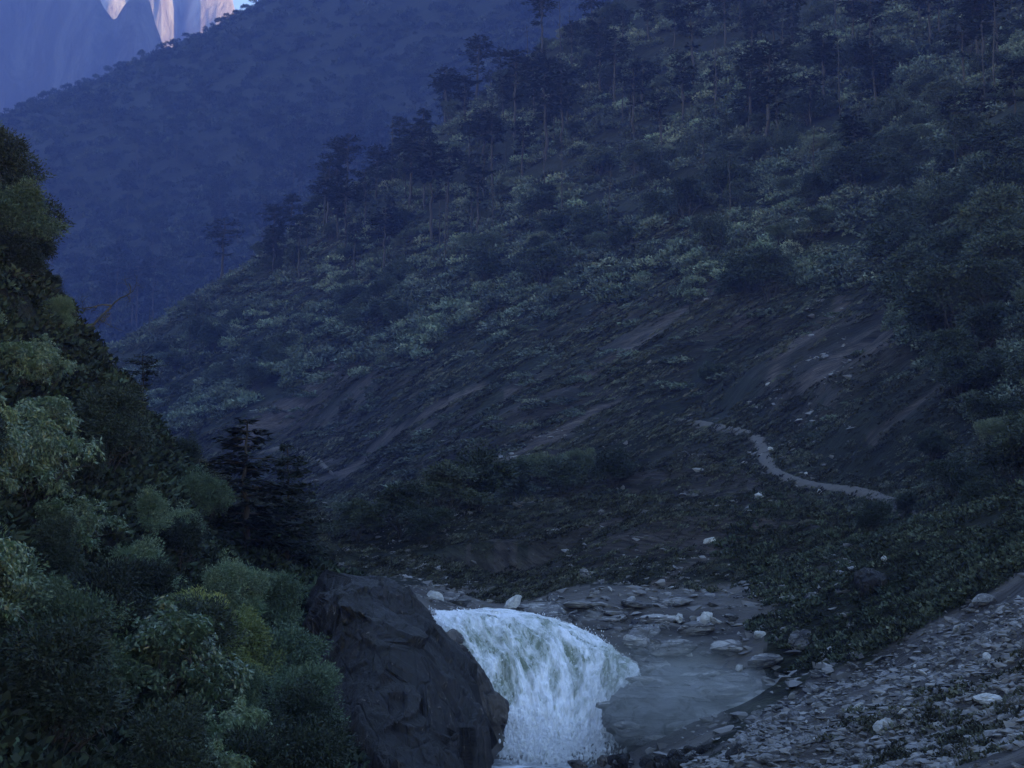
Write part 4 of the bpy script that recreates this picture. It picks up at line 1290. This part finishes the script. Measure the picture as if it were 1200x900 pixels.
# scree stones: the largest ones singly, the rest as rubble
TS = []
for i in range(9):
    r_ = np.random.default_rng(600 + i)
    d = unit(r_.normal(size=(12, 3))) * np.array([1, .8, .66]) * r_.uniform(.75, 1.15, 12)[:, None]
    TS.append(hull_rock('stone', [Vector(q) for q in d], 'stone' if i % 5 else 'stone_pale', sub=2, amp=.05, lam=.7, seed=i + 11, smooth=False, relax=1))
k = 0
rs = np.random.default_rng(77)
while k < 280:
    px = rs.uniform(835, 1240); py = rs.uniform(670, 905)
    if not inpoly(np.array([px]), np.array([py]), SCREE)[0]: continue
    P = hit(px, py, 24)
    if P is None or P.y > 80: continue
    spx = 3.0 + 12 * rs.random() ** 4
    s = spx / F * P.y
    if fbm(np.array([[P.x / 3, P.y / 5, 0]]), 2, 3)[0] < -.3: continue
    i_ = int(rs.integers(0, 9)); o = link('stone', TS[i_])
    o['category'] = 'stone'; o['group'] = 'loose stones on the scree'
    sz = 'big' if spx > 8 else ('middling' if spx > 5 else 'small')
    pl = ('at the bottom of' if py > 865 else ('low on' if py > 815 else ('midway up' if py > 750 else 'high up'))) + ' the scree, ' + ('beside the pool' if px < 915 else ('right of the pool' if px < 1000 else ('in its middle' if px < 1090 else 'near the right edge')))
    o['label'] = '%s %s stone %s' % (sz, 'flat grey' if i_ % 2 else 'blocky grey', pl)
    o.location = P + Vector((0, 0, s * .25)); o.scale = (s * rs.uniform(.9, 1.5), s, s * rs.uniform(.7, 1.1))
    o.rotation_euler = (rs.uniform(-.4, .4), rs.uniform(-.7, .1), rs.uniform(0, 6.28))
    k += 1
# rubble
RT = []
for i in range(6):
    r_ = np.random.default_rng(650 + i)
    bm = bmesh.new()
    for q in unit(r_.normal(size=(9, 3))) * np.array([1, .8, .55]) * r_.uniform(.75, 1.15, 9)[:, None]: bm.verts.new(q)
    bmesh.ops.convex_hull(bm, input=bm.verts); bmesh.ops.triangulate(bm, faces=bm.faces)
    bm.verts.index_update()
    RT.append((np.array([v.co[:] for v in bm.verts]), np.array([[v.index for v in f.verts] for f in bm.faces]))); bm.free()
def rubble_mat():
    m, n, l, out = nt('rubble')
    p = n.new('ShaderNodeBsdfPrincipled'); g = n.new('ShaderNodeNewGeometry')
    a = mixc(n, l, g.outputs['Random Per Island'], (.03, .028, .028), (.36, .34, .32))
    a = mixc(n, l, noise_(n, l, 3.0, 5, coords(n, 'Object')), a, (.12, .11, .105))
    l.new(a, p.inputs['Base Color']); p.inputs['Roughness'].default_value = .8
    l.new(p.outputs[0], out.inputs['Surface']); return m
M['rubble'] = rubble_mat()
px, py, P, rng = sample_ground(64000, 640, 1330, 27, 80, 41)
ok = (inpoly(px, py, SCREE) | (py > 896)) & (fbm(P / np.array([2.5, 4, 4]), 3, 36) > -.5)
P = P[ok]; s = (.03 + .24 * rng.random(len(P)) ** 3.2)
scatter_mass('rubble', P, s, RT, M['rubble'], kind='stuff')
px, py, P, rng = sample_ground(16000, 380, 1000, 72, 200, 42)
ok = (fbm(P / np.array([6.0, 9, 9]), 3, 37) > -.25 + .35 * (py < 640)); ok &= away_from_path(P, .3) & ((P[:, 1] > 98) | (px < 560) | (rng.random(len(px)) < .3)); P = P[ok]; s = (.08 + .45 * rng.random(len(P)) ** 5) * np.clip(P[:, 1] / 90, .8, 1.5)
scatter_mass('rubble', P, s, RT, M['rubble'], kind='stuff')
px, py, P, rng = sample_ground(2200, 690, 1000, 49, 82, 44)
ok = ~((px < 760) & (py > 860)); P = P[ok]; s = (.05 + .5 * rng.random(len(P)) ** 4)
scatter_mass('rubble', P, s, RT, M['rubble'], kind='stuff')
px, py, P, rng = sample_ground(6000, 250, 1150, 150, 420, 43)
ok = (fbm(P / np.array([16.0, 10, 16]), 3, 38) > .38) & (py > 330); P = P[ok]; s = .25 + 1.0 * rng.random(len(P)) ** 4
scatter_mass('rubble', P, s * .8, RT, M['rubble'], kind='stuff')

# ------------------------------------------------------------------ water
def cr(P, t):
    """Catmull-Rom along axis 0 at parameters t"""
    n_ = len(P); i = np.clip(np.floor(t).astype(int), 0, n_ - 2); f = (t - i)[:, None]
    sh = (len(t),) + (1,) * (P.ndim - 1); f = (t - i).reshape(sh)
    p0 = P[np.clip(i - 1, 0, n_ - 1)]; p1 = P[i]; p2 = P[i + 1]; p3 = P[np.clip(i + 2, 0, n_ - 1)]
    return .5 * ((2 * p1) + (-p0 + p2) * f + (2 * p0 - 5 * p1 + 4 * p2 - p3) * f * f + (-p0 + 3 * p1 - 3 * p2 + p3) * f ** 3)
SL = [[(488, 714.5, 76), (502, 718, 71), (520, 736, 66.8), (546, 772, 64.8), (564, 808, 63.6), (574, 850, 63), (566, 897, 61.6)],
      [(505, 714, 77), (535, 717, 72), (560, 728, 68.2), (585, 768, 65.4), (600, 820, 63.8), (608, 860, 62.8), (602, 897, 60.8)],
      [(525, 713.5, 78), (570, 716, 73), (610, 729, 68.8), (640, 772, 65.6), (650, 825, 63.9), (650, 865, 62.6), (642, 897, 60.4)],
      [(540, 713, 79), (605, 718, 74), (660, 736, 69.3), (690, 776, 66.2), (694, 825, 64.4), (690, 865, 62.8), (682, 897, 60.4)],
      [(552, 712.5, 80), (630, 720, 75), (688, 746, 70), (724, 783, 67), (722, 822, 65.2), (714, 862, 63.2), (715, 893, 60.6)],
      [(562, 712, 81), (645, 723, 76), (704, 754, 71), (744, 796, 68), (738, 826, 66.2), (728, 864, 63.6), (748, 886, 61)]]
SW = np.array([[W(*q)[:] for q in row] for row in SL])           # streams x steps x 3
ns_, nt_ = 360, 420
A_ = cr(SW, np.linspace(0, 5, ns_))
B_ = cr(np.swapaxes(A_, 0, 1), np.linspace(0, 6, nt_))            # nt x ns x 3
S_, T_ = np.meshgrid(np.linspace(0, 1, ns_), np.linspace(0, 1, nt_))
du = np.gradient(B_, axis=1); dv2 = np.gradient(B_, axis=0)
Nn = unit(np.cross(du, dv2)); Nn = np.where((Nn[..., 1:2] > 0), -Nn, Nn)
q = np.stack([S_ * 26, T_ * 5.0, 0 * S_], -1)
warp = .35 * fbm(np.stack([S_ * 6, T_ * 6, 0 * S_], -1), 2, 2)
q = q + warp[..., None]
rough_ = np.clip((T_ - .16) / .25, .25, 1)
d = .24 * fbm(q, 5, 61, 2.1, .6) + .42 * fbm(np.stack([S_ * 9, T_ * 5, 0 * S_ + 4], -1), 4, 62) + .10 * fbm(np.stack([S_ * 40, T_ * 26, 0 * S_], -1), 3, 63)
bot = np.clip((T_ - .8) / .2, 0, 1)
d = d * rough_ + bot * .25 * fbm(np.stack([S_ * 16, T_ * 22, 0 * S_ + 2], -1), 4, 64)
B_ = B_ + Nn * d[..., None]
uvw = np.stack([S_, T_, 0 * S_], -1).reshape(-1, 3)
m, n, l, out = nt('white_water')
p = n.new('ShaderNodeBsdfPrincipled')
fa = attr_(n, 'flow').outputs['Vector']
def mapv(sc):
    mm = n.new('ShaderNodeMapping'); mm.inputs['Scale'].default_value = sc; l.new(fa, mm.inputs['Vector']); return mm.outputs[0]
f1 = noise_(n, l, 1, 8, mapv((9, 5, 1)), 1.4, .66)
f2 = noise_(n, l, 1, 7, mapv((44, 20, 1)), .8, .72)
sx = n.new('ShaderNodeSeparateXYZ'); l.new(fa, sx.inputs[0])
mid = math_(n, l, 'SUBTRACT', 1.0, math_(n, l, 'MULTIPLY', math_(n, l, 'ABSOLUTE', math_(n, l, 'SUBTRACT', sx.outputs[1], .42)), 3.0))
mid = math_(n, l, 'MAXIMUM', mid, 0.0)
thin = math_(n, l, 'ADD', math_(n, l, 'MULTIPLY', mid, .16), f1)
thin = math_(n, l, 'ADD', thin, math_(n, l, 'MULTIPLY', math_(n, l, 'SUBTRACT', f2, .5), .55))
tf = ramp(n, l, thin, .50, .74)
col = mixc(n, l, tf, (.92, .92, .92), (.24, .28, .20))
l.new(col, p.inputs['Base Color'])
l.new(ramp_out(n, l, tf, .6, .2), p.inputs['Roughness'])
b = n.new('ShaderNodeBump'); b.inputs['Strength'].default_value = .7; b.inputs['Distance'].default_value = .12
l.new(math_(n, l, 'ADD', f2, f1), b.inputs['Height']); l.new(b.outputs[0], p.inputs['Normal'])
l.new(p.outputs[0], out.inputs['Surface'])
M['white'] = m
link('water', make_mesh('waterfall', B_.reshape(-1, 3), grid_faces(nt_, ns_), M['white'], True, {'flow': uvw}), kind='structure')

m, n, l, out = nt('river_water')
p = n.new('ShaderNodeBsdfPrincipled')
fo = noise_(n, l, .55, 8, coords(n, 'Object'), .8, .65)
l.new(mixc(n, l, ramp(n, l, fo, .40, .62), (.03, .05, .055), (.8, .82, .85)), p.inputs['Base Color'])
p.inputs['Roughness'].default_value = .25
b = n.new('ShaderNodeBump'); b.inputs['Strength'].default_value = .8; b.inputs['Distance'].default_value = .2
l.new(fo, b.inputs['Height']); l.new(b.outputs[0], p.inputs['Normal']); l.new(p.outputs[0], out.inputs['Surface'])
M['river'] = m
def water_sheet(x0, x1, y0, y1, z, nx, ny, amp):
    X, Y = np.meshgrid(np.linspace(x0, x1, nx), np.linspace(y0, y1, ny))
    Z = z + amp * fbm(np.stack([X / 1.2, Y / 1.2, 0 * X], -1), 4, 70)
    link('water', make_mesh('water', np.stack([X, Y, Z], -1).reshape(-1, 3), grid_faces(ny, nx), M['river'], True), kind='structure')
zp = W(600, 893, 60.5).z
water_sheet(-6, 8, 36, 61.5, zp - .05, 220, 300, .14)
zu = W(530, 714, 77).z
water_sheet(-16, -2.0, 75.0, 84, zu - .10, 200, 120, .05)

# foam and flung drops
m, n, l, out = nt('foam'); p = n.new('ShaderNodeBsdfPrincipled'); p.inputs['Base Color'].default_value = (.85, .86, .88, 1); p.inputs['Roughness'].default_value = .5
l.new(p.outputs[0], out.inputs['Surface']); M['foam'] = m
bm = bmesh.new(); bmesh.ops.create_icosphere(bm, subdivisions=1, radius=1.0); bm.verts.index_update()
DT = [(np.array([v.co[:] for v in bm.verts]), np.array([[v.index for v in f.verts] for f in bm.faces]))]; bm.free()
rf_ = np.random.default_rng(5)
k1 = 3200; t1 = .80 + .22 * rf_.random(k1) ** .8; s1 = rf_.random(k1)                     # churning foot
k2 = 2600; t2 = rf_.uniform(.15, .9, k2); s2 = np.where(rf_.random(k2) < .6, 1 - .03 * rf_.random(k2), .03 * rf_.random(k2))   # torn edges
k3 = 2600; t3 = rf_.uniform(.2, .95, k3); s3 = rf_.random(k3)
tt = np.clip(np.concatenate([t1, t2, t3]), 0, 1); ss = np.concatenate([s1, s2, s3])
ii = np.clip((tt * (nt_ - 1)).astype(int), 0, nt_ - 1); jj = np.clip((ss * (ns_ - 1)).astype(int), 0, ns_ - 1)
base = B_[ii, jj]; nm_ = Nn[ii, jj]
wgt = np.concatenate([np.abs(rf_.normal(size=k1)) * .38, np.abs(rf_.normal(size=k2)) * .07, np.abs(rf_.normal(size=k3)) * .10])
FP = base + nm_ * wgt[:, None] + rf_.normal(size=base.shape) * np.concatenate([np.full(k1, .25), np.full(k2, .12), np.full(k3, .05)])[:, None]
fs = np.concatenate([.014 + .05 * rf_.random(k1) ** 4, .008 + .018 * rf_.random(k2) ** 3, .008 + .02 * rf_.random(k3) ** 3])
scatter_mass('foam', FP, np.stack([fs, fs, fs * 1.8], -1), DT, M['foam'], kind='stuff')

# spray at the foot of the fall
def spray(loc, scl, dens, name='mist'):
    m, n, l, out = nt('spray_cloud')
    v = n.new('ShaderNodeVolumePrincipled'); v.inputs['Color'].default_value = (.92, .95, 1, 1); v.inputs['Anisotropy'].default_value = .2
    c = coords(n, 'Object')
    ln = n.new('ShaderNodeVectorMath'); ln.operation = 'LENGTH'; l.new(c, ln.inputs[0])
    fall = math_(n, l, 'MAXIMUM', math_(n, l, 'SUBTRACT', 1.0, ln.outputs['Value']), 0.0)
    nz = ramp(n, l, noise_(n, l, 2.2, 4, c, .5), .35, .7)
    de = math_(n, l, 'MULTIPLY', math_(n, l, 'MULTIPLY', fall, nz), dens)
    l.new(de, v.inputs['Density']); l.new(v.outputs[0], out.inputs['Volume'])
    bm = bmesh.new(); bmesh.ops.create_icosphere(bm, subdivisions=3, radius=1.0)
    me = bpy.data.meshes.new(name); bm.to_mesh(me); bm.free(); me.materials.append(m)
    o = link(name, me, kind='stuff'); o.location = loc; o.scale = scl
spray(W(780, 815, 58.5), (4.2, 3.0, 2.4), .8)
spray(W(860, 845, 57), (4.0, 3.0, 1.5), .45)
spray(W(660, 888, 59.5), (4.5, 2.2, 1.2), .4)

# ------------------------------------------------------------------ labels: likes are told apart by their order across the picture
from collections import defaultdict
byl = defaultdict(list)
for o in bpy.data.objects:
    if o.parent is None and o.get('label'): byl[o['label']].append(o)
ORD = ['leftmost', 'second', 'third', 'fourth', 'fifth', 'sixth', 'seventh', 'eighth', 'ninth', 'tenth', 'eleventh', 'twelfth', 'thirteenth', 'fourteenth', 'fifteenth', 'sixteenth', 'seventeenth', 'eighteenth', 'nineteenth', 'twentieth']
for lb, os_ in byl.items():
    if len(os_) < 2: continue
    os_.sort(key=lambda o: o.location.x / o.location.y)
    for k_, o in enumerate(os_):
        if k_ >= len(ORD): continue
        t_ = lb + (', leftmost such' if k_ == 0 else ', %s from left' % ORD[k_])
        if len(t_.replace('-', ' ').split()) > 16: t_ = t_.replace(' the ', ' ')
        o['label'] = t_
